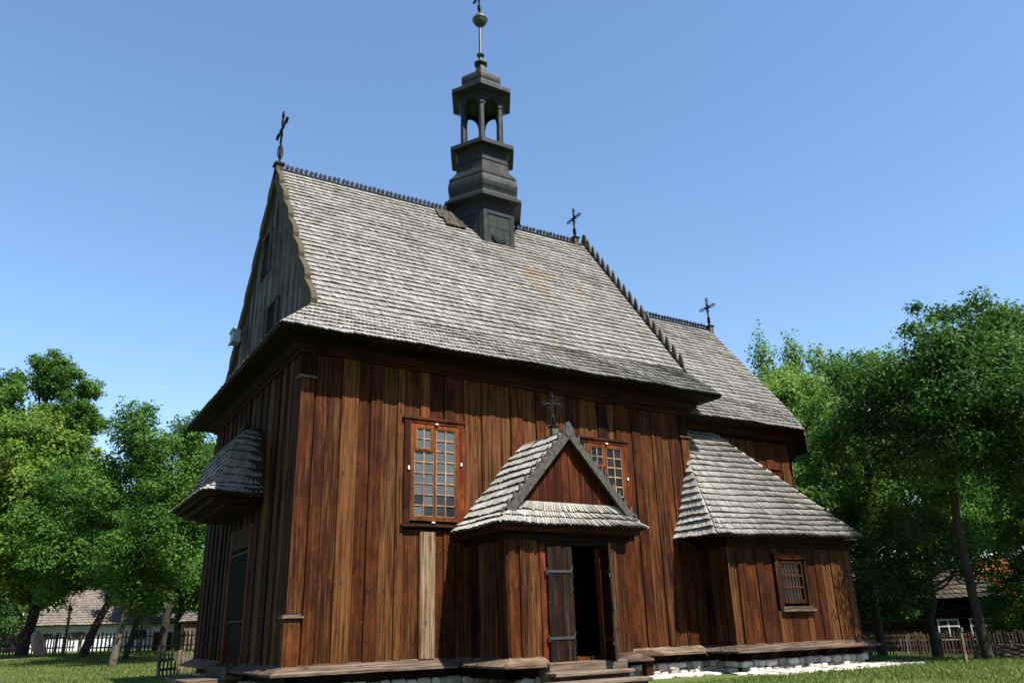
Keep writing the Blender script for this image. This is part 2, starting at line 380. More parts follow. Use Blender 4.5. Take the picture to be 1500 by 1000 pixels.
def deck(mb, pts, t=.05):
    P = [Vector(p) for p in pts]; n = (P[1]-P[0]).cross(P[-1]-P[0]).normalized()
    mb.prism([p-n*.02 for p in P], -n*t, (.5, .4, .2))

# ================================================================== SETTING: ground
def smooth(a, b, x): x = max(0., min(1., (x-a)/(b-a))); return x*x*(3-2*x)
def gz(x, y):
    z = -.68
    if y > 12: z += .43*smooth(13, 40, y)*(1-smooth(9, 20, x))
    z -= .38*smooth(18.5, 28, x)*(1-smooth(10, 30, y))
    return z
xs = sorted({*np.linspace(-600, -40, 15), *np.linspace(-40, 60, 81), *np.linspace(60, 700, 15)})
ys = sorted({*np.linspace(-400, -40, 12), *np.linspace(-40, 110, 101), *np.linspace(110, 900, 15)})
g = MB(); nx = len(xs)
g.v = [(x, y, gz(x, y)+.03*math.sin(x*.9+y*.3)*math.sin(y*.7)*(1 if abs(x-6) > 16 or y < -4 or y > 14 else 0)) for y in ys for x in xs]
g.f = [[j*nx+i, j*nx+i+1, (j+1)*nx+i+1, (j+1)*nx+i] for j in range(len(ys)-1) for i in range(nx-1)]; g.c = [(.5, .5, .5)]*len(g.f)
tag(g.build('ground', M_ground, smooth=True), kind='structure')
p_ = MB()
pp = [(-9, 32.9, .55), (-5.0, 34.4, .8), (-2.9, 35.9, .7), (-1.9, 36.4, .25)]
for (x0, y0, h0), (x1, y1, h1) in zip(pp[:-1], pp[1:]):
    p_.add([(x0, y0-h0, gz(x0, y0)+.045), (x1, y1-h1, gz(x1, y1)+.045), (x1, y1+h1, gz(x1, y1)+.05), (x0, y0+h0, gz(x0, y0)+.05)], [(0, 1, 2, 3)])
tag(p_.build('path', M_path), kind='structure')

# ================================================================== CHURCH
L_, W_ = 11.915, 9.3; YC = 4.62; ZG = -.68
church = tag(empty('wooden_church', (6, 4.6, ZG)), 'dark brown timber church with grey shingle roof and black ridge turret', 'church')
tn = lambda: min(1, max(0, random.gauss(.54, .10)))
tnd = lambda: .6 if random.random() < .1 else min(1, max(0, random.gauss(.09, .1)))  # west-facing boards: their shade is put into a darker tone

# --- nave walls
w1 = (2.55, 4.20, 2.88, 5.62); w2 = (7.86, 9.55, 2.9, 5.62)
core = MB()
core.box(.03, 11.89, .03, W_-.03, -.1, 6.9); core.box(11.89, 17.38, .83, 8.4, -.1, 6.9)
core.box(11.93, 17.18, -1.15, .83, -.1, 2.9)
build_split(core, 'wall_core', M_dark, church)
nw = MB()
planks(nw, (.02, 0), (1, 0), L_-.02, .0, lambda u: 7.0-.02*u, (0, -1), ops=[w1, w2], tone=tn, skip_cuts=(2.36, 4.37, 9.75))
nw.build('nave_wall', M_plank, church)
ww = MB()
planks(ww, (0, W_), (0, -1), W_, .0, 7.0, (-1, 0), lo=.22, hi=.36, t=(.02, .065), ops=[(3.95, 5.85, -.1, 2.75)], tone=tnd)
ww.build('west_wall', M_plank, church)
ew = MB(); planks(ew, (L_, 0), (0, 1), W_, 0, 6.7, (1, 0), tone=tn); planks(ew, (0, W_), (1, 0), L_, 0, 6.7, (0, 1), tone=tn); ew.build('rear_wall', M_plank, church)
# pale new board and lower light boards beneath the first window
cb = MB()
cb.box(-.09, .26, -.09, .16, .0, .95, (.31, .72, .55)); cb.box(-.055, .25, -.075, .2, 1.03, 6.24, (.77, .45, .5)); cb.box(-.05, .26, -.06, .2, 6.33, 6.95, (.2, .1, .1))
cb.box(11.70, 11.99, -.075, .2, .0, 5.95, (.4, .6, .6)); cb.box(11.68, 11.98, -.06, .2, 6.0, 6.8, (.6, .1, .1))
cb.box(-.055, .2, W_-.2, W_+.06, .0, 6.5, (.7, .25, .3))
build_split(cb, 'corner_board', M_plank, church, bevel=.012)
cc = MB()
for z, e in ((.95, .15), (6.24, .12)):
    cc.box(-e, .27+e*.3, -e, .22, z, z+.035, (.3, .8, .8)); cc.box(-e+.03, .26, -e+.03, .2, z+.035, z+.075, (.3, .8, .8))
cc.box(11.62, 12.08, -.12, .2, 5.93, 6.0, (.3, .4, .4))
build_split(cc, 'corner_cap', M_ledge, church)
pb = MB()
pb.box(3.02, 3.40, -.085, -.03, .03, 2.83, (.9, 1, .95)); pb.build('pale_board', wood_mat('bleached_board', [(0, (.060, .030, .012)), (1, (.10, .056, .025))], pale=(.21, .16, .105), pale_amt=.9, stain=.7), church)

# --- cornice under the nave eaves (three stepped boards all round)
def ring(mb, x0, x1, y0, y1, prof, cols=None):
    """sweep profile [(offset, z)] round the rectangle"""
    for k in range(len(prof)-1):
        (o0, z0), (o1, z1) = prof[k], prof[k+1]
        tl = lambda x, z: z+max(0, 7.05-z)/.31*(.13-.26*x/12)   # the lower edge of the cornice runs slightly out of level
        a = [(x0-o0, y0-o0, z0), (x1+o0, y0-o0, z0), (x1+o0, y1+o0, z0), (x0-o0, y1+o0, z0)]
        b = [(x0-o1, y0-o1, z1), (x1+o1, y0-o1, z1), (x1+o1, y1+o1, z1), (x0-o1, y1+o1, z1)]
        a = [(x, y, tl(x, z)) for x, y, z in a]; b = [(x, y, tl(x, z)) for x, y, z in b]
        for i in range(4):
            j = (i+1) % 4; mb.add([a[i], a[j], b[j], b[i]], [(0, 1, 2, 3)], cols[k] if cols else (random.random(), random.random()*.6, .2))
co = MB()
prof = [(-.02, 6.74), (.11, 6.74), (.13, 6.82), (.17, 6.84), (.30, 6.97), (.34, 7.05), (.60, 7.07), (.84, 7.10), (.88, 7.17), (.4, 7.42), (-.05, 7.7)]
cl = [(.2, .55, .1), (.6, .7, .1), (.1, .4, .1), (.3, .6, .1), (.7, .2, .1), (.2, .1, 0), (.3, .1, 0), (.8, .2, 0), (.4, .2, 0), (.6, .2, 0)]  # upper boards toned dark to paint in the roof overhang's shadow
ring(co, 0, L_, 0, W_-.06, prof, cl); co.build('eaves_cornice', M_trimh, church)

# --- nave roof
XG0, XG1 = .12, 12.08; YS = -.06; ZS = 8.12; ZR = 14.42; YN = 2*YC-YS
eS, eN = -.90, 2*YC+.90; xW, xE = -.85, L_+.89; ZE = 7.18
ZRf = lambda x: ZR+.012*x
nr = MB()
shingles(nr, (xW, eS, ZE), (xE, eS, ZE), (XG0, YS, ZS), (XG1, YS, ZS), .175, .10, lift=.045, thick=.038, jit=.014, tilt=.7)
shingles(nr, (XG0, YS, ZS), (XG1, YS, ZS), (XG0, YC, ZRf(0)), (XG1, YC, ZRf(12)), .235, .105, lift=.050, thick=.042, jit=.012, wave=.008, tilt=.22)
shingles(nr, (xW, eN, ZE), (xW, eS, ZE), (XG0, YN, ZS), (XG0, YS, ZS), .19, .11, lift=.045, thick=.035)
shingles(nr, (xE, eS, ZE), (xE, eN, ZE), (XG1, YS, ZS), (XG1, YN, ZS), .19, .11, lift=.045, thick=.035)
shingles(nr, (xE, eN, ZE), (xW, eN, ZE), (XG1, YN, ZS), (XG0, YN, ZS), .28, .16)
shingles(nr, (XG1, YN, ZS), (XG0, YN, ZS), (XG1, YC, ZRf(12)), (XG0, YC, ZRf(0)), .36, .2)
roof = nr.build('nave_roof', M_shin, church)
dk = MB()
deck(dk, [(xW+.03, eS+.03, ZE), (xE-.03, eS+.03, ZE), (XG1, YS, ZS), (XG0, YS, ZS)]); deck(dk, [(XG0, YS, ZS), (XG1, YS, ZS), (XG1, YC, ZRf(12)), (XG0, YC, ZRf(0))])
deck(dk, [(xW+.03, eN-.03, ZE), (xW+.03, eS+.03, ZE), (XG0, YS, ZS), (XG0, YN, ZS)]); deck(dk, [(xE-.03, eS+.03, ZE), (xE-.03, eN-.03, ZE), (XG1, YN, ZS), (XG1, YS, ZS)])
deck(dk, [(xE-.03, eN-.03, ZE), (xW+.03, eN-.03, ZE), (XG0, YN, ZS), (XG1, YN, ZS)]); deck(dk, [(XG1, YN, ZS), (XG0, YN, ZS), (XG0, YC, ZRf(0)), (XG1, YC, ZRf(12))])
dk.build('roof_deck', M_deck, roof)
# small repair patch of newer boards beside the turret
rp = MB(); sl = Vector((0, YC-YS, ZR-ZS)).normalized(); nn = Vector((0, -sl.z, sl.y))
for k in range(4):
    o0 = Vector((5.55+k*.17, YC, ZRf(6)))-sl*.72+nn*(.07+.01*(k % 2)); rp.obox(o0, (.155, 0, 0), sl*.62, nn*.03, (random.random(), .5, .2))
for k in range(4):
    o0 = Vector((5.68+k*.19, YC, ZRf(6)))-sl*1.22+nn*(.08+.01*(k % 2)); rp.obox(o0, (.175, 0, 0), sl*.5, nn*.03, (random.random(), .2, .2))
rp.build('repair_patch', M_greyw, roof)
# ridge comb
def comb(mb, x0, x1, z0, z1, step=.155, y=YC):
    n = int((x1-x0)/step)
    mb.obox((x0, y-.05, z0+.02), (x1-x0, 0, z1-z0), (0, .10, 0), (0, 0, .06), (.3, .3, .3))
    for i in range(n):
        x = x0+(i+.5)*step+random.uniform(-.012, .012); z = z0+(z1-z0)*(i+.5)/n+.07+random.uniform(-.014, .012)
        mb.obox((x-.014, y-.012, z), (.028, 0, 0), (0, .024, 0), (0, 0, .09))
        mb.prism([(x-.035, y-.03, z+.06), (x+.04, y-.03, z+.06), (x+.07, y-.03, z+.13), (x+.008, y-.03, z+.215), (x-.055, y-.03, z+.14)], (0, .06, 0))
cm = MB(); comb(cm, .32, 6.5, ZRf(0), ZRf(6.5)); comb(cm, 8.6, 11.55, ZRf(8.6), ZRf(11.6)); comb(cm, 11.8, 11.95, ZRf(12), ZRf(12)); cm.build('ridge_crest', M_iron, roof)
# verges: lichened scalloped boards (west), fins (east)
def verge_poly(x, y0, z0, y1, z1, k, depth, rise):
    """scalloped board along a slope, list of (x, y, z)"""
    a = Vector((x, y0, z0)); b = Vector((x, y1, z1)); d = (b-a); Lg = d.length; d.normalize()
    n = Vector((0, -d.z, d.y)) if d.y > 0 else Vector((0, d.z, -d.y))
    out = [a-n*depth]; out.append(b-n*depth)
    top = []
    for i in range(k):
        for t, r in ((0, -.15), (.10, .75), (.30, 1.1), (.55, .85), (.8, .5), (.97, .3)):
            top.append(a+d*Lg*(i+t)/k+n*rise*r)
    top.append(b+n*rise*.6); top.reverse(); return out+top
vb = MB()
vb.prism(verge_poly(XG0-.10, YS-.10, ZS-.05, YC, ZR+.02, 7, .26, .15), (.16, 0, 0)); vb.prism(verge_poly(XG0-.10, YN+.10, ZS-.05, YC, ZR+.02, 7, .26, .15), (.16, 0, 0))
build_split(vb, 'scalloped_verge', M_moss, roof, -.3)
fv = MB()
def fins(mb, x, k, y0, z0, y1, z1, hgt):
    a = Vector((x, y0, z0)); b = Vector((x, y1, z1)); d = b-a; Lg = d.length; d.normalize(); n = Vector((0, -d.z, d.y)) if d.y > 0 else Vector((0, d.z, -d.y))
    mb.obox(a-n*.12, d*Lg, (.08, 0, 0), n*.2)
    n = (n+Vector((0, 0, .7))).normalized()
    st = Lg/k
    for i in range(k):
        o = a+d*st*(i+.1)
        mb.prism([o+n*.05, o+d*st*.62+n*.05, o+d*st*.86+n*hgt*.5, o+d*st*.95+n*hgt, o+d*st*.62+n*hgt*.86, o+d*st*.28+n*hgt*.58, o+d*st*.06+n*hgt*.3], (.06, 0, 0))
fins(fv, XG1-.02, 17, YS-.05, ZS-.05, YC-.1, ZRf(12)-.1, .34); fins(fv, XG1-.02, 17, YN+.05, ZS-.05, YC+.1, ZRf(12)-.1, .34)
fv.prism([(XG1, YC-.13, ZRf(12)-.02), (XG1, YC+.13, ZRf(12)-.02), (XG1, YC+.16, ZRf(12)+.25), (XG1, YC+.03, ZRf(12)+.55), (XG1, YC-.1, ZRf(12)+.48), (XG1, YC-.16, ZRf(12)+.2)], (.07, 0, 0))
fv.build('finned_verge', M_carve, roof)
# gables
gm = MB(); topz = lambda y: ZR-.1-abs(y-YC)*(ZR-ZS)/(YC-YS)
planks(gm, (XG0+.05, YN-.1), (0, -1), YN-YS-.2, ZS-.12, lambda u: topz(YN-.1-u), (-1, 0), lo=.2, hi=.34, t=(.012, .04), ops=[(4.15, 4.75, 9.0, 10.0)][:0])
gab = gm.build('west_gable', M_blue, church)
ge = MB(); planks(ge, (XG1-.06, YS+.1), (0, 1), YN-YS-.2, ZS-.12, lambda u: topz(YS+.1+u), (1, 0), lo=.3, hi=.4, t=(.012, .04)); ge.build('east_gable', M_blue, church)
go = MB()
go.box(XG0-.012, XG0+.02, 4.62, 5.45, 11.0, 12.15, (.1, .1, .1)); go.build('gable_opening', M_dark, gab)
go = MB(); go.box(XG0-.012, XG0+.02, 3.3, 4.2, 8.3, 9.4, (.1, .1, .1)); go.build('gable_opening', M_dark, gab)
for (y0, y1, z0, z1) in ((4.62, 5.45, 11.0, 12.15), (3.3, 4.2, 8.3, 9.4)):
    gf = MB(); gf.box(XG0-.07, XG0-.0, y0-.1, y0, z0-.1, z1+.1, (.4, .8, .4)); gf.box(XG0-.07, XG0, y1, y1+.1, z0-.1, z1+.1, (.4, .4, .4)); gf.box(XG0-.09, XG0, y0-.12, y1+.12, z1+.1, z1+.18, (.4, .4, .4)); gf.build('opening_frame', M_blue, gab)
jb = MB(); jb.box(XG0-.30, XG0-.06, 7.5, 7.95, 9.55, 10.0); jb.box(XG0-.34, XG0-.30, 7.46, 7.99, 9.52, 9.6); jb.box(XG0-.34, XG0-.30, 7.46, 7.99, 9.93, 10.02); jb.box(XG0-.1, XG0+.1, 7.6, 7.75, 9.7, 9.8); jb.build('floodlight_box', M_box, gab, bevel=.01)

# --- presbytery
PX0, PX1 = L_, 17.40; PY0, PY1 = .80, 8.44
pw = MB(); planks(pw, (PX0, PY0), (1, 0), PX1-PX0, 0, 6.6, (0, -1), tone=tn)
AP = [(PX1, PY0), (20.2, 2.9), (20.2, 6.34), (PX1, PY1)]
def outward(a, b):
    d = (Vector(b)-Vector(a)).normalized(); return (d.x, d.y), (d.y, -d.x), (Vector(b)-Vector(a)).length
for a, b in zip(AP[:-1], AP[1:]):
    d, n, l = outward(a, b); planks(pw, a, d, l, 0, 6.6, n, tone=tn)
planks(pw, (PX1, PY1), (-1, 0), PX1-PX0, 0, 6.6, (0, 1), tone=tn)
pw.build('presbytery_wall', M_plank, church)
pc = MB(); pc.prism([(PX1, PY0+.02, -.1), (20.15, 2.92, -.1), (20.15, 6.32, -.1), (PX1, PY1-.02, -.1)], (0, 0, 7)); pc.build('wall_core', M_dark, church)
cb = MB(); cb.box(PX1-.22, PX1+.05, PY0-.06, PY0+.1, 3, 6.4, (.4, .75, .7)); build_split(cb, 'corner_board', M_plank, church, bevel=.012)
t = MB(); t.box(15.75, 15.9, PY0-.11, PY0-.03, 3.9, 5.3, (.3, .6, .2)); t.box(16.7, 16.85, PY0-.11, PY0-.03, 3.9, 5.3, (.3, .8, .2)); t.box(15.75, 16.85, PY0-.12, PY0-.03, 5.3, 5.42, (.4, .7, .2)); t.box(15.68, 16.92, PY0-.17, PY0-.03, 5.42, 5.47, (.4, .7, .3))
wd = t.build('window', M_trim, church, bevel=.008); wd['label'] = 'presbytery window almost hidden behind the sacristy roof'
t = MB(); t.box(15.9, 16.7, PY0-.09, PY0-.06, 3.9, 5.3, (.5, .9, 0)); t.build('glass', M_glassd, wd)
# polygon eaves offset
def offs(o):
    c8 = math.tan(math.radians(36.9/2)); k = o
    return [(PX0-.2, PY0-k), (PX1+k*.33, PY0-k), (20.2+k*.95, 2.9-k*.45), (20.2+k*.95, 6.34+k*.45), (PX1+k*.33, PY1+k), (PX0-.2, PY1+k)]
pk = MB(); pprof = [(-.02, 6.38), (.10, 6.38), (.13, 6.48), (.30, 6.60), (.34, 6.66), (.60, 6.70), (.68, 6.74), (.70, 6.80), (.3, 7.0)]
for (o0, z0), (o1, z1) in zip(pprof[:-1], pprof[1:]):
    a, b = offs(o0), offs(o1)
    c_ = (random.random(), random.random()*.9, .2)
    for i in range(5): pk.add([(*a[i], z0), (*a[i+1], z0), (*b[i+1], z1), (*b[i], z1)], [(0, 1, 2, 3)], c_)
pk.build('presbytery_cornice', M_trimh, church)
E0 = offs(.72); ZE2 = 6.80; ZP = 12.12; PR = (18.50, YC, ZP)
prf = MB(); E1 = [(PX0-.2, PY0+.02, 7.75), (17.85, PY0+.02, 7.75), (20.05, 3.35, 7.75), (20.05, 5.89, 7.75), (17.85, PY1-.02, 7.75), (PX0-.2, PY1-.02, 7.75)]
for i in range(5): shingles(prf, (*E0[i], ZE2), (*E0[i+1], ZE2), E1[i], E1[i+1], .175, .10, lift=.045, thick=.035)
RL = (PX0-.2, YC, ZP+.02)
shingles(prf, E1[0], E1[1], RL, PR, .24, .105, lift=.048, thick=.040, tilt=.3)
shingles(prf, E1[1], E1[2], PR, (PR[0]+.05, YC-.02, ZP), .24, .105, lift=.042, thick=.034); shingles(prf, E1[2], E1[3], (PR[0]+.05, YC-.02, ZP), (PR[0]+.05, YC+.02, ZP), .34, .12)
shingles(prf, E1[3], E1[4], (PR[0]+.05, YC+.02, ZP), PR, .34, .16); shingles(prf, E1[4], E1[5], PR, RL, .34, .2)
proof = prf.build('presbytery_roof', M_shin, church)
dk = MB()
for i in range(5): deck(dk, [(*E0[i], ZE2), (*E0[i+1], ZE2), E1[i+1], E1[i]])
deck(dk, [E1[0], E1[1], PR, RL]); deck(dk, [E1[1], E1[2], PR]); deck(dk, [E1[2], E1[3], PR]); deck(dk, [E1[3], E1[4], PR]); deck(dk, [E1[4], E1[5], RL, PR]); dk.build('roof_deck', M_deck, proof)
cm = MB(); comb(cm, 12.2, 18.3, ZP, ZP); cm.build('ridge_crest', M_iron, proof)

# --- sacristy
SX0, SX1, SY = L_, 17.20, -1.18
sw = (13.66, 15.08, .88, 2.42)
sm = MB(); tns = lambda: min(1, max(0, random.gauss(.43, .12)))
planks(sm, (SX0, SY), (1, 0), SX1-SX0, 0, 2.9, (0, -1), lo=.26, hi=.42, ops=[(sw[0]-SX0, sw[1]-SX0, sw[2], sw[3])], tone=tns)
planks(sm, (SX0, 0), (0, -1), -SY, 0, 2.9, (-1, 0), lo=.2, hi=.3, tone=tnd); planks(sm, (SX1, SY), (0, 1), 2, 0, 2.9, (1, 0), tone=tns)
sm.build('sacristy_wall', M_plank, church)
cb = MB(); cb.box(SX0-.06, SX0+.02, SY-.05, SY+.22, 0, 2.8, (.4, .6, .7)); build_split(cb, 'corner_board', M_plank, church, bevel=.01)
sv = MB(); a, b, c_, d_ = (11.08, -1.70, 2.86), (17.36, -1.70, 2.97), (11.5, -.85, 3.98), (16.15, -.85, 4.12)
shingles(sv, a, b, (11.36, -1.22, 3.50), (16.72, -1.22, 3.62), .235, .085, lift=.06, thick=.05, jit=.018)
shingles(sv, (11.36, -1.22, 3.50), (16.72, -1.22, 3.62), (11.93, 0., 5.28), (15.0, 0., 5.36), .25, .09, lift=.06, thick=.05, jit=.018)
shingles(sv, (11.93, 0, 5.28), (15.0, 0, 5.36), (11.95, .80, 6.48), (13.9, .80, 6.52), .25, .09, lift=.06, thick=.05, jit=.018)
shingles(sv, (11.08, -.02, 2.90), (11.08, -1.70, 2.86), (11.36, -.02, 3.5), (11.36, -1.22, 3.50), .235, .085, lift=.06, thick=.05)
shingles(sv, (11.36, -.02, 3.5), (11.36, -1.22, 3.50), (11.93, -.02, 5.28), (11.93, -.03, 5.28), .25, .085, lift=.06, thick=.05)
shingles(sv, b, (17.5, .8, 2.97), (16.72, -1.22, 3.62), (16.9, .8, 3.62), .3, .12); shingles(sv, (16.72, -1.22, 3.62), (16.9, .8, 3.62), (13.9, .8, 6.52), (13.95, .82, 6.52), .3, .12)
sroof = sv.build('sacristy_roof', M_shin2, church)
dk = MB(); deck(dk, [(11.12, -1.66, 2.86), (17.32, -1.66, 2.97), (16.72, -1.22, 3.62), (11.36, -1.22, 3.5)]); deck(dk, [(11.36, -1.22, 3.50), (16.72, -1.22, 3.62), (13.9, .8, 6.5), (11.97, .8, 6.46), (11.93, 0, 5.28)])
deck(dk, [(11.12, -.02, 2.9), (11.12, -1.66, 2.86), (11.36, -1.22, 3.5), (11.93, -.02, 5.28)]); dk.build('roof_deck', M_deck, sroof)
sk = MB()
for (o0, z0), (o1, z1) in zip([(0, 2.6), (.06, 2.6), (.09, 2.72), (.25, 2.76), (.3, 2.84), (.46, 2.86)][:-1], [(.06, 2.6), (.09, 2.72), (.25, 2.76), (.3, 2.84), (.46, 2.86)]):
    k_ = (random.random(), .3, .1)
    sk.add([(SX0-o0, SY-o0, z0), (SX1+o0*.4, SY-o0, z0), (SX1+o1*.4, SY-o1, z1), (SX0-o1, SY-o1, z1)], [(0, 1, 2, 3)], k_); sk.add([(SX0-o0, -.06, z0), (SX0-o0, SY-o0, z0), (SX0-o1, SY-o1, z1), (SX0-o1, -.06, z1)], [(0, 1, 2, 3)], k_)
sk.build('sacristy_cornice', M_trimh, church)

# --- windows
def window_big(x0, x1, z0, z1, dark, lab):
    """tall sash window: trim, orange sash, 4 x 8 panes with a small opening light top left"""
    t = MB(); Y = -.05
    t.box(x0-.16, x0-.0, Y-.05, .02, z0-.06, z1+.13, (.3, .55, .2)); t.box(x1+.0, x1+.16, Y-.05, .02, z0-.06, z1+.13, (.8, .95, .2))
    t.box(x0-.16, x1+.16, Y-.055, .0, z1+.02, z1+.11, (.5, .75, .2)); t.box(x0-.22, x1+.21, Y-.09, .0, z1+.11, z1+.15, (.5, .6, .2)); t.box(x0-.19, x1+.18, Y-.07, 0, z1+.15, z1+.18, (.5, .6, .2))
    wd = t.build('window', M_trim, church, bevel=.008); wd['label'] = lab
    s = MB(); s.box(x0-.22, x1+.20, Y-.10, .0, z0-.15, z0-.10, (.2, .45, .6)); s.box(x0-.18, x1+.16, Y-.07, .0, z0-.10, z0-.06, (.2, .3, .3)); s.build('sill', M_trimh, wd, bevel=.008)
    f = MB(); Yf = Y-.02
    f.box(x0, x0+.10, Yf-.03, Yf+.05, z0, z1, (.1, .7, .5)); f.box(x1-.10, x1, Yf-.03, Yf+.05, z0, z1, (.5, .6, .5)); f.box(x0+.1, x1-.1, Yf-.03, Yf+.05, z1-.10, z1, (.3, .8, .3)); f.box(x0+.1, x1-.1, Yf-.03, Yf+.05, z0, z0+.11, (.6, .6, .6))
    xm = (x0+x1)/2; f.box(xm-.032, xm+.032, Yf-.025, Yf+.04, z0+.11, z1-.1, (.9, .5, .3))
    zz = np.linspace(z0+.11, z1-.1, 9); ztr = zz[6]
    f.box(x0+.1, xm-.032, Yf-.035, Yf+.03, ztr-.035, ztr+.035, (.8, .5, .3))
    f.box(x0+.1, x0+.16, Yf-.035, Yf+.02, ztr+.035, z1-.1, (.3, .9, .3)); f.box(xm-.1, xm-.032, Yf-.035, Yf+.02, ztr+.035, z1-.1, (.3, .9, .3))
    f.build('sash', M_sash, wd, bevel=.006)
    b = MB(); gl = MB()
    def lights(xa, xb, za, zb, nx, nz):
        # pale putty bars round every pane + one glass sheet per pane, each very slightly out of true
        X = np.linspace(xa, xb, nx+1); Z = np.linspace(za, zb, nz+1)
        for x in X: b.box(x-.017, x+.017, Yf-.014, Yf+.012, za, zb, (.5, .9, .9))
        for i in range(nx):
            for z in Z: b.box(X[i]+.017, X[i+1]-.017, Yf-.012, Yf+.012, z-.016, z+.016, (.5, .9, .9))
            for j in range(nz):
                k = max(0, min(1, dark+(.75 if (Z[j]-z0) < (z1-z0)*.24 and random.random() < .6 else 0)+random.uniform(-.08, .12)))  # some lower panes coloured darker to imitate mirrored trees
                t1, t2 = random.uniform(-.004, .004), random.uniform(-.004, .004)
                gl.add([(X[i], Yf+.008+t1, Z[j]), (X[i+1], Yf+.008-t1, Z[j]), (X[i+1], Yf+.008-t1+t2, Z[j+1]), (X[i], Yf+.008+t1+t2, Z[j+1])], [(0, 1, 2, 3)], (random.random(), k, 0))
    lights(x0+.1, xm-.032, z0+.11, ztr-.035, 2, 6); lights(xm+.032, x1-.1, z0+.11, z1-.1, 2, 8); lights(x0+.16, xm-.1, ztr+.035, z1-.1, 2, 2)
    b.build('glazing_bar', wood_mat('putty_bar', [(0, (.20, .135, .09)), (1, (.30, .22, .155))], pale_amt=.3, stain=.2), wd); gl.build('glass', M_glass, wd)
    c = MB(); c.box(x1+.035, x1+.075, Y-.09, Y-.05, z0+1.38, z0+1.46); c.box(x0-.075, x0-.035, Y-.09, Y-.05, z0+1.2, z0+1.29); c.box(xm-.02, xm+.06, Y-.11, Y-.06, z1+.012, z1+.045); c.box(xm-.1, xm-.02, Y-.11, Y-.06, z0-.05, z0-.015)
    build_split(c, 'latch', M_white, wd)
window_big(2.72, 4.04, 3.08, 5.43, .0, 'tall window with blue grey panes left of the porch roof')
window_big(8.06, 9.38, 3.08, 5.43, .90, 'tall window with dark panes half hidden by the porch gable')
# sacristy window with wooden grille
t = MB(); x0, x1, z0, z1 = 13.90, 14.90, 1.06, 2.25; Y = SY-.05
t.box(x0-.2, x0-.04, Y-.05, SY+.03, z0-.14, z1+.16); t.box(x1+.04, x1+.18, Y-.05, SY+.03, z0-.14, z1+.16); t.box(x0-.2, x1+.18, Y-.06, SY+.03, z1+.04, z1+.16); t.box(x0-.26, x1+.24, Y-.10, SY, z1+.16, z1+.20)
wd = t.build('window', M_trim, church, bevel=.008); wd['label'] = 'small grilled window in the sacristy wall'
s = MB(); s.box(x0-.14, x1+.26, Y-.12, SY, z0-.22, z0-.16, (.4, .8, .8)); s.box(x0-.1, x1+.2, Y-.08, SY, z0-.16, z0-.08, (.2, .3, .3)); s.build('sill', M_ledge, wd, bevel=.008)
f = MB()
f.box(x0, x0+.09, Y-.02, Y+.05, z0, z1, (.5, .5, .3)); f.box(x1-.09, x1, Y-.02, Y+.05, z0, z1, (.5, .5, .3)); f.box(x0+.09, x1-.09, Y-.02, Y+.05, z0, z0+.1, (.5, .7, .5)); f.box(x0+.09, x1-.09, Y-.02, Y+.05, z1-.09, z1, (.5, .5, .3))
for q in (.35, .67): f.box(x0+.09, x1-.09, Y-.02, Y+.03, z0+.1+(z1-z0-.19)*q-.028, z0+.1+(z1-z0-.19)*q+.028, (.5, .9, .6))
for k in range(1, 6):
    xx = x0+.09+(x1-x0-.18)*k/6; f.box(xx-.018, xx+.018, Y-.015, Y+.02, z0+.1, z1-.09, (.5, .9, .8))
f.build('grille', M_door, wd, bevel=.004)
gl = MB(); gl.add([(x0, Y+.06, z0), (x1, Y+.06, z0), (x1, Y+.06, z1), (x0, Y+.06, z1)], [(0, 1, 2, 3)], (.5, .6, 0)); gl.build('glass', M_glassd, wd)

# --- porch
QX0, QX1, QY = 4.26, 7.62, -2.0; QC = 5.97
DX0, DX1, DZ = 5.22, 6.86, 2.36
pm = MB()
planks(pm, (QX0, QY), (1, 0), QX1-QX0, -.02, 2.66, (0, -1), lo=.24, hi=.36, ops=[(DX0-QX0-.14, DX1-QX0+.14, -.3, 2.56)], tone=tns)
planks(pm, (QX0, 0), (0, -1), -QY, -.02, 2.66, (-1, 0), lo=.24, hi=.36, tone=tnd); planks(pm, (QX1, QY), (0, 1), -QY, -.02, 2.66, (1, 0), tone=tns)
porch = pm.build('porch_wall', M_plank, church)
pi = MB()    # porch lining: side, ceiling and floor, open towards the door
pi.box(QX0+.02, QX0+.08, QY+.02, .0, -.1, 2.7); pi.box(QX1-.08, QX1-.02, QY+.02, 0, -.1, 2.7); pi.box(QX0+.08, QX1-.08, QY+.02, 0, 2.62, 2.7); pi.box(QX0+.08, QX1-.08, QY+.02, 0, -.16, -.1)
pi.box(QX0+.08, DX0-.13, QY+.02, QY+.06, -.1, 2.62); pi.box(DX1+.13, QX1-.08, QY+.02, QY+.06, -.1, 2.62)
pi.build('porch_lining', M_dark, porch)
df = MB()
df.box(DX0-.15, DX0, QY-.06, QY+.1, -.14, 2.40, (.4, .8, .5)); df.box(DX1, DX1+.15, QY-.06, QY+.1, -.14, 2.40, (.3, .6, .4)); df.box(DX0-.17, DX1+.17, QY-.065, QY+.1, 2.40, 2.50, (.3, .1, .1)); df.box(DX0-.22, DX1+.22, QY-.10, QY+.02, 2.50, 2.545, (.5, .2, .1)); df.box(DX0-.2, DX1+.2, QY-.08, QY+.02, 2.545, 2.60, (.5, .2, .1))
df.box(DX1-.14, DX1-.01, QY+.05, QY+.09, -.12, 2.36, (.3, .9, .5))
df.build('door_frame', M_trim, church, bevel=.006)
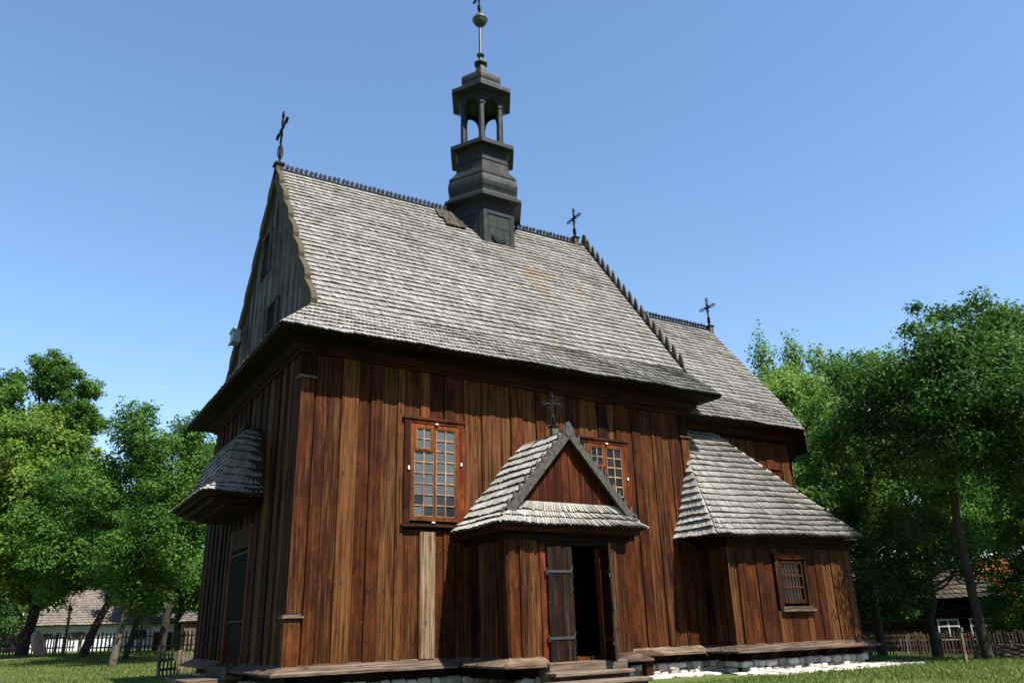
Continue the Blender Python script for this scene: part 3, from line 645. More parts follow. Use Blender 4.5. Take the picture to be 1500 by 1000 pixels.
def leaf(o, d, n, wdt, z0, z1, straps, lab, tone0):
    """plank door leaf from hinge point o along unit d, outward n"""
    o, d, n = Vector(o), Vector(d), Vector(n); m = MB(); E = [0, .33*wdt, .62*wdt, .8*wdt, wdt] if wdt > .6 else [0, .5*wdt, wdt]
    for a, b in zip(E[:-1], E[1:]):
        m.obox(o+d*(a+.004)+Vector((0, 0, z0)), d*(b-a-.008), n*(.045+random.uniform(0, .008)), (0, 0, z1-z0), (random.random(), tone0+random.uniform(-.15, .25), random.random()))
    ob = m.build('door_leaf', M_door, church, bevel=.004); ob['label'] = lab
    for z in straps:
        h = MB(); p0 = o+n*.054+Vector((0, 0, z))
        h.obox(p0+d*.0, d*wdt*.93, n*.012, (0, 0, .06), (.5, .5, .5))
        for s_ in (-1, 1): h.tube([p0+d*wdt*.88+Vector((0, 0, .03))+n*.006, p0+d*wdt*.95+Vector((0, 0, .03+s_*.05))+n*.006, p0+d*wdt*.985+Vector((0, 0, .03+s_*.12))+n*.006], [.016, .014, .008], 5)
        h.tube([p0-d*.03+Vector((0, 0, -.04)), p0-d*.03+Vector((0, 0, .1))], .022, 6); h.build('strap_hinge', M_rust, ob)
    return ob
leaf((DX0+.005, QY-.065, 0), (1, 0, 0), (0, -1, 0), .70, -.10, 2.39, (.36, 1.78), 'closed dark plank leaf with two iron strap hinges', .35)
dd = Vector((-.28, -.66, 0)).normalized(); nnn = Vector((-dd.y, dd.x, 0))
leaf((DX1+.0, QY-.07, 0), dd, nnn*(-1 if nnn.x > 0 else 1), .72, -.13, 2.40, (.3, 1.75), 'leaf swung outwards', .45)
hk = MB(); e_ = Vector((DX1, QY-.07, .95))+dd*.72; hk.obox(e_-Vector((.03, .0, 0)), (.05, 0, 0), dd*.015, (0, 0, .22)); hk.build('lock_plate', M_rust, church)
# porch roof
rz, ez = 5.10, 2.82; yb = 0.; yf = -2.40; yg = -2.12
pr = MB(); X0, X1 = 3.86, 8.02
k1 = (4.20, 3.12); k2 = (7.76, 3.12)
shingles(pr, (X0, -.0, ez), (X0, yf, ez-.02), (k1[0], -.0, k1[1]), (k1[0], yg, k1[1]), .24, .09, lift=.055, thick=.045); 
pr2 = pr
shingles(pr, (k1[0], 0, k1[1]), (k1[0], yg, k1[1]), (QC, 0, rz+.04), (QC, yg, rz), .30, .10, lift=.06, thick=.05)
shingles(pr, (X1, yf, ez), (X1, 0, ez), (k2[0], yg, k2[1]), (k2[0], 0, k2[1]), .24, .09); shingles(pr, (k2[0], yg, k2[1]), (k2[0], 0, k2[1]), (QC, yg, rz), (QC, 0, rz), .30, .12)
shingles(pr, (X0, yf, ez-.02), (X1, yf, ez), (k1[0]+.05, yg+.02, 3.16), (k2[0]-.05, yg+.02, 3.16), .22, .075, lift=.05, thick=.045, jit=.02)
shingles(pr, (k1[0]+.05, yg+.02, 3.16), (k2[0]-.05, yg+.02, 3.16), (4.45, QY-.03, 3.37), (7.5, QY-.03, 3.37), .24, .075, lift=.05, thick=.045, jit=.02)
proof2 = pr.build('porch_roof', M_shin2, church)
dk = MB(); deck(dk, [(X0+.03, 0, ez), (X0+.03, yf+.03, ez), (k1[0], yg, k1[1]), (k1[0], 0, k1[1])]); deck(dk, [(k1[0], 0, k1[1]), (k1[0], yg+.03, k1[1]), (QC, yg+.03, rz), (QC, 0, rz)])
deck(dk, [(X1-.03, yf+.03, ez), (X1-.03, 0, ez), (k2[0], 0, k2[1]), (k2[0], yg, k2[1])]); deck(dk, [(k2[0], yg+.03, k2[1]), (k2[0], 0, k2[1]), (QC, 0, rz), (QC, yg+.03, rz)])
deck(dk, [(X0+.03, yf+.03, ez-.01), (X1-.03, yf+.03, ez-.01), (7.6, QY, 3.30), (4.3, QY, 3.30)]); dk.build('roof_deck', M_deck, proof2)
ps = MB()
for (o0, z0), (o1, z1) in zip([(0, 2.50), (.06, 2.50), (.1, 2.62), (.24, 2.66), (.28, 2.76)], [(.06, 2.50), (.1, 2.62), (.24, 2.66), (.28, 2.76), (.36, 2.79)]):
    k_ = (random.random(), random.random()*.9, .3)
    ps.add([(QX0-o0, QY-o0, z0), (QX1+o0, QY-o0, z0), (QX1+o1, QY-o1, z1), (QX0-o1, QY-o1, z1)], [(0, 1, 2, 3)], k_)
    ps.add([(QX0-o0, -.06, z0), (QX0-o0, QY-o0, z0), (QX0-o1, QY-o1, z1), (QX0-o1, -.06, z1)], [(0, 1, 2, 3)], k_); ps.add([(QX1+o0, QY-o0, z0), (QX1+o0, -.06, z0), (QX1+o1, -.06, z1), (QX1+o1, QY-o1, z1)], [(0, 1, 2, 3)], k_)
ps.build('porch_cornice', M_trimh, church)
pg = MB(); zg = lambda u: rz-.12-abs(4.4+u-QC)*(rz-k1[1])/(QC-k1[0])
planks(pg, (4.4, QY+.02), (1, 0), 3.14, 3.18, zg, (0, -1), lo=.13, hi=.24, t=(.008, .022), tone=lambda: min(1, max(0, random.gauss(.45, .1))))
pg.build('porch_gable', wood_mat('red_gable_planks', [(0, (.022, .0045, .0022)), (.5, (.052, .0105, .0030)), (1, (.085, .0215, .0055))], pale=(.13, .05, .016), pale_amt=.5), church)
bb_ = MB()
def bargeboard(x0, z0, x1, z1, k):
    a = Vector((x0, yg-.06, z0)); b = Vector((x1, yg-.06, z1)); d = b-a; Lg = d.length; d.normalize(); n = Vector((-d.z, 0, d.x)); n = n if n.z > 0 else -n
    bb_.obox(a-n*.15, d*(Lg+.05), (0, .06, 0), n*.18, (.4, .6, .4))
    bb_.obox(a-n*.16+Vector((0, -.022, 0)), d*(Lg+.02), (0, .022, 0), n*.05, (.4, .3, .4))
    st = Lg/k
    for i in range(k):
        o = a+d*st*(i+.05)+n*.03
        P_ = [o-n*.01, o+d*st*.62-n*.01, o+d*st*.60+n*.03, o+d*st*.72+n*.075, o+d*st*.90+n*.10, o+d*st*.58+n*.105, o+d*st*.38+n*.07, o+d*st*.16+n*.02]
        bb_.prism(P_, (0, .045, 0), (random.random(), .6, .5))
    # curled foot
    pts = [a-d*.02-n*.02+(d*math.cos(t)+n*math.sin(t))*.11*(1-.5*t/6)+d*(-.06) for t in np.linspace(.4, 5.6, 12)]
    bb_.tube([p+Vector((0, .03, 0)) for p in pts], [.042]*12, 6)
bargeboard(k1[0]-.02, k1[1]+.02, QC, rz+.06, 11); bargeboard(k2[0]+.02, k2[1]+.02, QC, rz+.06, 11)
bb_.prism([(QC-.10, yg-.075, rz-.1), (QC+.10, yg-.075, rz-.1), (QC+.10, yg-.075, rz+.06), (QC+.065, yg-.075, rz+.19), (QC, yg-.075, rz+.24), (QC-.065, yg-.075, rz+.19), (QC-.10, yg-.075, rz+.06)], (0, .1, 0), (.3, .6, .5))
bb_.build('bargeboard', M_carve, proof2, bevel=.004)

# --- crosses
def cross(base, H, arm, s=1., bulge=True, block=None, rays=8):
    """wrought cross: plate, twisted stem, loops at three ends, rays. arm = unit vector of the arms"""
    b = Vector(base); a = Vector(arm); u = Vector((0, 0, 1)); m = MB(); c = b+u*H*.66; q = Vector((a.y, -a.x, 0))
    r = .022*s
    if block: m.box(b.x-.13*s, b.x+.13*s, b.y-.13*s, b.y+.13*s, b.z, b.z+.03)
    m.tube([b, c+u*H*.24], [r*1.1, r*.9], 6)
    for sg in (-1, 1):
        P_ = [b+u*H*.06, b+u*H*.16+a*sg*.055*s, b+u*H*.28+a*sg*.05*s, b+u*H*.38]; m.tube(P_, r*.8, 5)
        P_ = [b+u*H*.06, b+u*H*.16+q*sg*.055*s, b+u*H*.28+q*sg*.05*s, b+u*H*.38]; m.tube(P_, r*.8, 5)
    for k in range(6):
        z = H*(.40+.04*k); m.tube([b+u*z-a*.03*s, b+u*(z+.02*H)+a*.03*s], r*.7, 4)
    for v in (a, -a, u):
        w_ = u if v is not u else a; e = c+v*H*.20; m.tube([c, e], r, 6)
        lp = [e+v*H*.0, e+v*H*.05+w_*H*.042, e+v*H*.11+w_*H*.03, e+v*H*.14, e+v*H*.11-w_*H*.03, e+v*H*.05-w_*H*.042, e]; m.tube(lp, r*.85, 5)
    for k in range(rays):
        t = math.pi*2*(k+.5)/rays; v = a*math.cos(t)+u*math.sin(t); m.tube([c, c+v*H*.25], [r*.8, r*.3], 4)
    for t in range(4):
        v = a*math.cos(math.pi/2*t+.4)+u*math.sin(math.pi/2*t+.4); m.tube([c+v*H*.07-q*.02, c+v*H*.07+q*.02], r*1.3, 5)
    o = m.build('roof_cross', M_iron, church)
    return o
o = cross((.14, YC, 14.66), 1.98, (0, 1, 0), 1.35); o['label'] = 'tall iron cross on the west end of the nave ridge'
o = cross((11.68, YC, 14.84), 1.33, (0, 1, 0), 1.2, block=True); o['label'] = 'iron cross at the east end of the nave ridge'
o = cross((18.5, YC, 12.34), 1.32, (0, 1, 0), 1.2, block=True); o['label'] = 'iron cross on the low presbytery ridge'
o = cross((6.03, -1.45, 5.36), .92, (1, 0, 0), .85, block=True, rays=12); o['label'] = 'ornate iron cross on the porch ridge'
cbk = MB()
cbk.box(.02, .24, YC-.13, YC+.13, 14.3, 14.58, (.5, .6, .5)); cbk.box(-.03, .29, YC-.18, YC+.18, 14.58, 14.62, (.2, .1, .1)); cbk.box(.0, .26, YC-.15, YC+.15, 14.62, 14.66)
cbk.box(11.58, 11.78, YC-.12, YC+.12, 14.4, 14.82, (.5, .9, .5)); cbk.box(18.4, 18.6, YC-.12, YC+.12, 12.05, 12.32, (.5, .9, .5)); cbk.box(5.95, 6.11, -1.53, -1.37, 5.0, 5.34, (.5, .9, .5))
build_split(cbk, 'cross_block', M_greyw, church)

# --- turret: hexagonal, sheet-metal clad
tc = (7.57, YC); h0 = 0.
def hexr(mb, prof, col=(.5, .5, .5)):
    mb.lathe((tc[0], tc[1]), prof, 6, 0., col)
tu = MB()
hexr(tu, [(1.22, 11.9), (1.22, 14.42), (1.25, 14.43), (1.25, 14.66), (1.31, 14.70), (1.56, 14.78), (1.58, 14.79), (1.58, 14.89), (1.50, 14.94), (1.38, 15.06), (1.35, 15.12), (1.37, 15.2), (1.42, 15.32), (1.445, 15.47), (1.43, 15.62), (1.38, 15.74), (1.40, 15.78), (1.40, 15.83), (1.36, 15.88), (1.2, 16.06), (1.10, 16.2), (1.08, 16.5), (1.11, 16.51), (1.11, 16.56), (1.04, 16.59), (1.03, 16.93), (1.07, 16.98), (1.14, 17.03), (1.31, 17.08), (1.34, 17.09), (1.34, 17.25), (.6, 17.33)])
tur = tu.build('turret', M_tin, church)
ts = MB()
for k in range(6):
    a0, a1 = math.pi/3*k, math.pi/3*(k+1)
    A_ = Vector((tc[0]+1.22*math.cos(a0), tc[1]+1.22*math.sin(a0), 0)); B_ = Vector((tc[0]+1.22*math.cos(a1), tc[1]+1.22*math.sin(a1), 0)); d = (B_-A_).normalized(); n = Vector((d.y, -d.x, 0))
    for o in (0, (B_-A_).length-.15): ts.obox(A_+d*o+Vector((0, 0, 11.9)), d*.15, n*.03, (0, 0, 2.52))
    ts.obox(A_+d*.15+Vector((0, 0, 14.24)), d*((B_-A_).length-.3), n*.03, (0, 0, .18))
    for z in (12.6, 12.98, 13.36, 13.74): ts.obox(A_+d*.15+Vector((0, 0, z)), d*((B_-A_).length-.3), n*.008, (0, 0, .02))
    cpt = (A_+B_)/2+n*.01
    for s_ in (-1, 1):
        for q in (0, .09): ts.obox(cpt+d*s_*.02+Vector((0, 0, 13.12+q)), d*s_*.27+Vector((0, 0, .2)), n*.05, (0, 0, .05))
ts.build('cladding_strip', M_tin, tur)
for k in range(6):
    a0 = math.pi/3*k; m = MB(); c_ = (tc[0]+.78*math.cos(a0), tc[1]+.78*math.sin(a0))
    m.lathe(c_, [(.15, 17.27), (.15, 17.36), (.115, 17.42), (.12, 18.2), (.108, 19.02), (.14, 19.06), (.14, 19.14)], 14); m.build('column', M_tin, tur, smooth=False)
lt = MB()
for k in range(6):    # arched frieze between the columns
    a0, a1 = math.pi/3*k, math.pi/3*(k+1)
    A_ = Vector((tc[0]+.90*math.cos(a0), tc[1]+.90*math.sin(a0), 0)); B_ = Vector((tc[0]+.90*math.cos(a1), tc[1]+.90*math.sin(a1), 0)); d = B_-A_; n = Vector((d.y, -d.x, 0)).normalized()
    P_ = [A_+Vector((0, 0, 19.55)), A_+Vector((0, 0, 19.02)), A_+d*.17+Vector((0, 0, 19.02))]
    for t in np.linspace(math.pi, 0, 9): P_.append(A_+d*(.5+.31*math.cos(t))+Vector((0, 0, 19.06+.30*math.sin(t))))
    P_ += [A_+d*.83+Vector((0, 0, 19.02)), B_+Vector((0, 0, 19.02)), B_+Vector((0, 0, 19.55))]
    # build as strips so the concave outline stays clean
    top = 19.55; seg = P_[1:-1]
    for p, q in zip(seg[:-1], seg[1:]):
        if (q-p).to_2d().length < 1e-5: continue
        pt, qt = Vector((p.x, p.y, top)), Vector((q.x, q.y, top)); lt.prism([p, q, qt, pt], -n*.07, (.5, .5, .5))
    m_ = A_-n*.0; 
lt.build('arched_frieze', M_tin, tur)
tp = MB(); hexr(tp, [(.5, 19.44), (.93, 19.44), (.96, 19.5), (1.10, 19.56), (1.25, 19.62), (1.28, 19.63), (1.28, 19.80), (1.22, 19.84), (.90, 20.05), (.84, 20.14), (.83, 20.2), (.86, 20.32), (.865, 20.45), (.82, 20.58), (.70, 20.68), (.48, 20.82), (.30, 20.98), (.23, 21.12), (.19, 21.3), (.17, 21.40), (.2, 21.44)])
tp.build('lantern_cap', M_tin, tur)
sp = MB(); hexr(sp, [(.17, 21.41), (.27, 21.44), (.29, 21.48), (.27, 21.53), (.1, 21.57)]); sp.lathe(tc, [(.075, 21.5), (.075, 21.86), (.15, 21.88), (.16, 21.92), (.13, 21.95), (.07, 21.97), (.06, 23.4)], 12); sp.build('spire', M_copper, tur)
bl_ = MB(); bl_.lathe((tc[0], tc[1]), [(.02, 23.34)]+[(.285*math.sin(t), 23.64-.29*math.cos(t)) for t in np.linspace(.35, 1.5, 7)]+[(.31, 23.63), (.31, 23.67)]+[(.285*math.sin(t), 23.64-.29*math.cos(t)) for t in np.linspace(1.66, 2.9, 7)]+[(.02, 23.94)], 18); bl_.build('spire_ball', M_copper, tur, smooth=True)
o = cross((tc[0]-.02, YC, 23.9), 1.5, (0, 1, 0), 1.3); o.parent = tur; o['label'] = 'iron cross on the spire ball'

# --- west door hood
hd = MB()
h0z = 3.96
W0, W1 = 2.55, 6.69
prof_h = [(1.55, 2.42, 6.85, 3.93), (1.18, 2.60, 6.65, 4.16), (.99, 2.72, 6.5, 4.58), (.87, 2.85, 6.35, 5.02), (.72, 3.0, 6.2, 5.36), (.42, 3.25, 5.95, 5.66), (.10, 3.55, 5.7, 5.80)]
for (d0, ya, yb_, z0), (d1, yc_, yd, z1) in zip(prof_h[:-1], prof_h[1:]):
    ea, eb = (ya if d0 < 1.4 else 2.5), 0
    shingles(hd, (-d0, yb_, z0), (-d0, ya, z0), (-d1, yd, z1), (-d1, yc_, z1), .17, .11, lift=.045, thick=.035)
    shingles(hd, (-d0, ya, z0), (-.07, ya+.12, z0), (-d1, yc_, z1), (-.07, yc_+.1, z1), .22, .11, lift=.05, thick=.04)
    shingles(hd, (-.07, yb_, z0), (-d0, yb_, z0), (-.07, yd, z1), (-d1, yd, z1), .22, .11)
hood = hd.build('door_hood', M_shin, church)
dk = MB()
for (d0, ya, yb_, z0), (d1, yc_, yd, z1) in zip(prof_h[:-1], prof_h[1:]):
    vs = [(-.05, ya+.05, z0), (-d0+.04, ya+.03, z0), (-d0+.04, yb_-.03, z0), (-.05, yb_-.05, z0), (-.05, yc_+.05, z1), (-d1+.04, yc_+.03, z1), (-d1+.04, yd-.03, z1), (-.05, yd-.05, z1)]
    dk.add(vs, [(0, 1, 5, 4), (1, 2, 6, 5), (2, 3, 7, 6), (4, 5, 6, 7), (3, 2, 1, 0)])
dk.build('hood_deck', M_deck, hood)
hs = MB()   # stepped soffit boards
for k, (d0, a_, b_, z0, z1) in enumerate(((1.40, 2.5, 6.74, 3.84, 3.93), (1.22, 2.66, 6.58, 3.72, 3.84), (.9, 2.85, 6.4, 3.62, 3.72))): hs.box(-d0, -.06, a_, b_, z0, z1, (random.random(), .15+.15*k, .2))
hs.build('hood_soffit', M_trim, hood)
hf = MB(); hf.box(-.24, -.08, 4.4, 4.85, 5.78, 5.98); hf.box(-.28, -.06, 4.32, 4.93, 5.98, 6.03); hf.tube([(-.17, 4.62, 6.03), (-.17, 4.62, 6.25), (-.17, 4.62, 6.38)], [.06, .035, .01], 6); hf.build('finial', M_iron, hood)
wdm = MB(); wdm.box(-.02, .02, 3.45, 5.35, -.05, 2.75, (.4, .2, .2))
wdo = wdm.build('west_door', M_dark, church)
wf = MB(); wf.box(-.10, .02, 3.28, 3.45, -.05, 3.3, (.3, .95, .5)); wf.box(-.10, .02, 5.35, 5.55, -.05, 3.3, (.3, .9, .5)); wf.box(-.10, .02, 3.45, 5.35, 2.75, 3.3, (.3, .3, .3)); wf.build('door_frame', M_trim, wdo)
wg = MB()
for k in range(13): wg.tube([(-.06, 3.5+k*.15, .95), (-.06, 3.5+k*.15, 2.65)], .014, 5)
for z in (.95, 2.62): wg.box(-.075, -.05, 3.46, 5.34, z, z+.04)
wg.build('grille', M_iron, wdo)

# --- drip boards, sill, foundation, steps
lg = MB()
def drip(a, b, n, wd=.36, z0=.03, z1=-.13, ma=0., mb_=0., col=None):
    """sloped board along a->b, widening outwards by mitres ma / mb_ (in m along the wall)"""
    a, b, n = Vector((*a, 0)), Vector((*b, 0)), Vector((*n, 0)); d = (b-a).normalized()
    Z = lambda z: Vector((0, 0, z))
    vs = [a+Z(z0), b+Z(z0), b+n*wd+d*mb_+Z(z1), a+n*wd-d*ma+Z(z1), a+Z(z0-.06), b+Z(z0-.06), b+n*wd+d*mb_+Z(z1-.045), a+n*wd-d*ma+Z(z1-.045)]
    f_ = [(3, 2, 1, 0), (4, 5, 6, 7), (2, 3, 7, 6), (3, 0, 4, 7), (1, 2, 6, 5)]
    if d.cross(n).z > 0: f_ = [x[::-1] for x in f_]
    lg.add(vs, f_, col or (random.random(), random.random(), random.random()*.8))
drip((-.02, -.02), (4.22, -.02), (0, -1), ma=.36, mb_=-.36); drip((4.24, -.0), (4.24, -2.0), (-1, 0), ma=-.36, mb_=.32, wd=.32); drip((4.24, -2.02), (5.1, -2.02), (0, -1), ma=.32, wd=.32); drip((7.0, -2.02), (7.64, -2.02), (0, -1), mb_=.32, wd=.32)
drip((7.64, -.02), (11.9, -.02), (0, -1), mb_=-.36); drip((11.88, -.02), (11.88, -1.2), (-1, 0), ma=-.36, mb_=.36); drip((11.88, -1.2), (17.24, -1.2), (0, -1), ma=.36, mb_=.4); drip((17.24, -1.2), (17.24, .8), (1, 0), ma=.36)
drip((0-.02, 3.3), (-.02, 0), (-1, 0), mb_=.36, ma=.0); drip((-.02, 9.3), (-.02, 5.5), (-1, 0), ma=.3)
drip((17.4, .8), (20.2, 2.9), (.6, -.8)); build_split(lg, 'drip_board', M_ledge, church, .01)
sb = MB()
sb.box(.05, 11.9, .02, .3, -.42, -.02, (.2, .2, .1)); sb.box(4.30, 7.55, -1.95, -1.7, -.42, -.02, (.3, .2, .1)); sb.box(4.30, 4.55, -1.95, .02, -.42, -.02, (.4, .2, .1)); sb.box(7.3, 7.55, -1.95, .02, -.42, -.02); sb.box(11.95, 17.15, -1.14, -.9, -.40, -.02, (.5, .2, .1)); sb.box(11.95, 12.2, -1.14, .02, -.40, -.02, (.6, .2, .1)); sb.box(.04, .3, .02, 9.2, -.42, -.02, (.1, .2, .1)); sb.box(16.9, 17.15, -1.14, .8, -.4, -.02); sb.box(17.3, 20, .9, 8, -.5, -.02)
for k in range(7): sb.prism([(12.3+k*.76, -1.16, -.12), (12.3+k*.76, -1.5, -.12), (12.3+k*.76, -1.46, -.2), (12.3+k*.76, -1.16, -.36)], (.09, 0, 0), (.2, .4, .2))
for k in range(5): sb.prism([(8.4+k*.76, .02, -.12), (8.4+k*.76, -.32, -.12), (8.4+k*.76, -.28, -.2), (8.4+k*.76, .02, -.36)], (.09, 0, 0), (.2, .4, .2))
build_split(sb, 'sill_beam', M_trimh, church)
def stone(mb, x, y, z, a, b, c, rot=0.):
    """irregular rounded block"""
    vs = []; cr, sr = math.cos(rot), math.sin(rot)
    for iz, kz in ((-.5, .88), (-.28, 1.), (.28, 1.), (.5, .8)):
        for ix, iy in ((-.5, -.36), (-.36, -.5), (.36, -.5), (.5, -.36), (.5, .36), (.36, .5), (-.36, .5), (-.5, .36)):
            px, py = ix*a*kz*random.uniform(.9, 1.1), iy*b*kz*random.uniform(.9, 1.1); vs.append((x+px*cr-py*sr, y+px*sr+py*cr, z+iz*c*random.uniform(.88, 1.12)))
    fs = [tuple(range(7, -1, -1)), tuple(range(24, 32))]+[(i*8+k, i*8+(k+1) % 8, (i+1)*8+(k+1) % 8, (i+1)*8+k) for i in range(3) for k in range(8)]
    mb.add(vs, fs, (random.random(), random.random(), random.random()))
fd = MB()
def stones(a, b, n, zs, lo=.16, hi=.38):
    a, b, n = Vector((*a, 0)), Vector((*b, 0)), Vector((*n, 0)); d = b-a; L = d.length; d.normalize(); ang = math.atan2(d.y, d.x)
    for r, (z0, z1) in enumerate(zs):
        u = random.uniform(0, .15)
        while u < L:
            w_ = random.uniform(lo*.7, hi*1.15); p = a+d*(u+w_/2)+n*random.uniform(-.05, .07); h = (z1-z0)*random.uniform(.85, 1.15)
            stone(fd, p.x, p.y, (z0+z1)/2+random.uniform(-.01, .01), w_*.99, .36, h*random.uniform(.92, 1.06), ang); u += w_
ZS_ = [(-.86, -.70), (-.70, -.55), (-.55, -.38)]
stones((7.7, .06), (11.9, .06), (0, -1), ZS_); stones((12.0, -1.08), (17.1, -1.08), (0, -1), ZS_); stones((12.0, -1.08), (12.0, 0), (-1, 0), ZS_); stones((17.02, -1.08), (17.02, .8), (1, 0), ZS_)
stones((0, .1), (7.7, .1), (0, -1), ZS_); stones((4.4, -1.85), (7.5, -1.85), (0, -1), ZS_); stones((.12, .1), (.12, 9), (-1, 0), ZS_); stones((17.4, 1.0), (20, 3.), (.6, -.8), ZS_)
build_split(fd, 'stone_foundation', M_stone, church, .15)
st = MB(); st.box(4.98, 7.1, -2.42, -1.95, -.50, -.10, (.4, .8, .7)); st.build('door_step', M_ledge, church, bevel=.02)
st = MB(); st.box(4.85, 6.95, -2.84, -2.42, -.36, -.28, (.4, .95, .9)); st.box(4.95, 6.85, -2.78, -2.44, -.6, -.36, (.4, .2, .2)); st.build('door_step', M_ledge, church, bevel=.015)
st = MB(); st.box(4.5, 7.1, -3.25, -2.84, -.52, -.44, (.6, .9, .9)); st.box(4.6, 7.0, -3.2, -2.86, -.72, -.52, (.4, .2, .2)); st.build('door_step', M_ledge, church, bevel=.015)
st = MB(); st.box(-1.4, -.42, 3.2, 5.6, -.42, -.30, (.4, .8, .7)); st.box(-1.3, -.5, 3.3, 5.5, -.72, -.42, (.4, .2, .2)); st.build('door_step', M_ledge, church, bevel=.02)
st = MB(); st.box(-.44, -.02, 3.3, 5.5, -.6, -.06, (.4, .4, .4)); st.build('door_step', M_ledge, church, bevel=.02)

# ================================================================== things near the church
bn = tag(empty('wall_bench', (8.9, -.35, ZG)), 'low plank bench against the wall right of the porch', 'bench')
m = MB(); m.obox((7.95, -.70, -.16), (1.75, 0, 0), (0, .5, .09), (0, 0, .055), (.4, .35, .3)); m.build('seat', M_ledge, bn, bevel=.008)
for x in (8.2, 9.25):
    m = MB(); m.obox((x, -.52, ZG-.03), (.22, 0, 0), (0, .2, 0), (0, 0, .54), (.3, .3, .3)); m.build('leg', M_trim, bn, bevel=.01)
# flat limestone slabs round the footing
pv = MB()
for k in range(300):
    x = random.uniform(7.6, 18.8); t = random.random()
    lim = -1.0 if x < 11.4 else -2.75+max(0, (x-15))*.12
    y = random.uniform(lim, -.25 if x < 11.6 else -1.35) if x < 17.3 else random.uniform(-2.6, -1.1)
    if x > 17.3 and random.random() < .4: continue
    stone(pv, x, y, ZG+.012, random.uniform(.2, .5), random.uniform(.14, .3), random.uniform(.05, .085), random.uniform(-.4, .4))
tag(pv.build('path', M_stone), kind='structure').name = 'stone_path'

def picket_fence(name, pts, h, step, wd, label, mat, post_every=2.4, rails=(.35, .8), pointed=False, tilt=.02, cat='fence', group=None):
    """pts: ground line"""
    o = tag(empty(name, pts[0]), label, cat, group)
    m = MB(); rl = MB()
    for a, b in zip(pts[:-1], pts[1:]):
        a, b = Vector(a), Vector(b); d = b-a; L = d.length; d.normalize(); n = Vector((d.y, -d.x, 0)).normalized()
        k = int(L/step)
        for i in range(k):
            p = a+d*(i+.5)*step; hh = h*random.uniform(.93, 1.05); ln = d*random.uniform(-tilt, tilt)*hh
            if pointed: m.prism([p-d*wd/2, p+d*wd/2, p+d*wd/2+ln+Vector((0, 0, hh-.08)), p+ln+Vector((0, 0, hh)), p-d*wd/2+ln+Vector((0, 0, hh-.08))], n*.025)
            else: m.obox(p-d*wd/2+Vector((0, 0, .04)), d*wd, n*.025, ln+Vector((0, 0, hh)))
        for r in rails: rl.obox(a+Vector((0, 0, h*r))-n*.05, d*L, n*.045, (0, 0, .09))
        q = 0
        while q < L:
            pm_ = MB(); p = a+d*q-n*.12; pm_.obox(p-d*.06-Vector((0, 0, .2)), d*.12, n*.09, (0, 0, h*1.03+.2)); pm_.build('post', mat, o, bevel=.01); q += post_every
    m.build('picket_panel', mat, o); rl.build('rail', mat, o); return o
picket_fence('picket_fence', [(-.15, 14.4, -.68), (.85, 15.7, -.68), (1.75, 16.8, -.68)], .84, .27, .10, 'short low picket fence beside the church west wall', M_fence, 1.4, (.25, .62), True, .04)
picket_fence('picket_fence', [(-9.5, 45.0, gz(-9, 45)), (-1.6, 44.5, gz(-1.6, 44.5)), (-.9, 44.4, gz(-1, 44))], 1.28, .17, .085, 'long weathered picket fence on the left in front of the whitewashed cottage', M_fence, 2.5, (.3, .75), False, .03)
picket_fence('picket_fence', [(-.7, 44.2, gz(-.7, 44.2)), (6.2, 43.0, gz(6, 43))], 1.22, .24, .11, 'wide-gapped picket fence behind the leaning tree trunks', M_fence, 3., (.25, .75), False, .02)
picket_fence('picket_fence', [(26.2, 7.6, gz(26, 7)-.05), (28.9, 3.6, gz(28.9, 3.6)-.05)], 1.0, .12, .06, 'dark picket fence in the tree shade before the log house', M_fence, 2., (.3, .8), False, .02)
picket_fence('picket_fence', [(28.9, 3.6, gz(28.9, 3.6)-.05), (32.2, -2.4, gz(32, -2)-.05)], 1.0, .13, .06, 'pale sunlit picket fence before the log house windows', M_ledge, 2.2, (.2, .76), False, .02)
# board gate in the left fence
gt = tag(empty('board_gate', (4.0, 42.9, gz(4, 43))), 'grey board gate in the wide-gapped fence by the shed', 'gate')
m = MB()
for k in range(5): m.obox((3.6+k*.22, 42.75-k*.03, gz(4, 43)+.05), (.2, -.03, 0), (0, .03, 0), (0, 0, 1.15)); 
m.build('gate_board', M_door, gt); m = MB(); m.obox((3.55, 42.7, gz(4, 43)+.3), (1.2, -.16, 0), (0, .04, 0), (0, 0, .1)); m.obox((3.55, 42.7, gz(4, 43)+.9), (1.2, -.16, 0), (0, .04, 0), (0, 0, .1)); m.build('brace', M_fence, gt)
# lantern post
lz = gz(-1.8, 39.5)
lp = tag(empty('lantern_post', (-1.8, 39.5, lz)), 'thin wooden lantern post on the lawn before the cottage', 'lamp post')
m = MB(); m.tube([(-1.8, 39.5, lz-.1), (-1.78, 39.5, lz+2.2)], [.09, .075], 8); m.tube([(-1.8, 39.5, lz-.1), (-1.8, 39.5, lz+.1)], [.16, .14], 8); m.build('post', M_barkp, lp)
m = MB(); m.lathe((-1.78, 39.5), [(.06, lz+2.2), (.10, lz+2.22), (.15, lz+2.55), (.13, lz+2.57)], 4, .78); la = m.build('lantern', plain('amber_glass', (.36, .24, .10), .3), lp)
m = MB(); m.lathe((-1.78, 39.5), [(.24, lz+2.57), (.24, lz+2.60), (.06, lz+2.78), (.02, lz+2.84)], 4, .78); m.build('lantern_cap', M_iron, lp); m = MB(); m.tube([(-1.95, 39.5, lz+2.1), (-1.6, 39.5, lz+2.1)], .03, 5); m.build('crossbar', M_iron, lp)
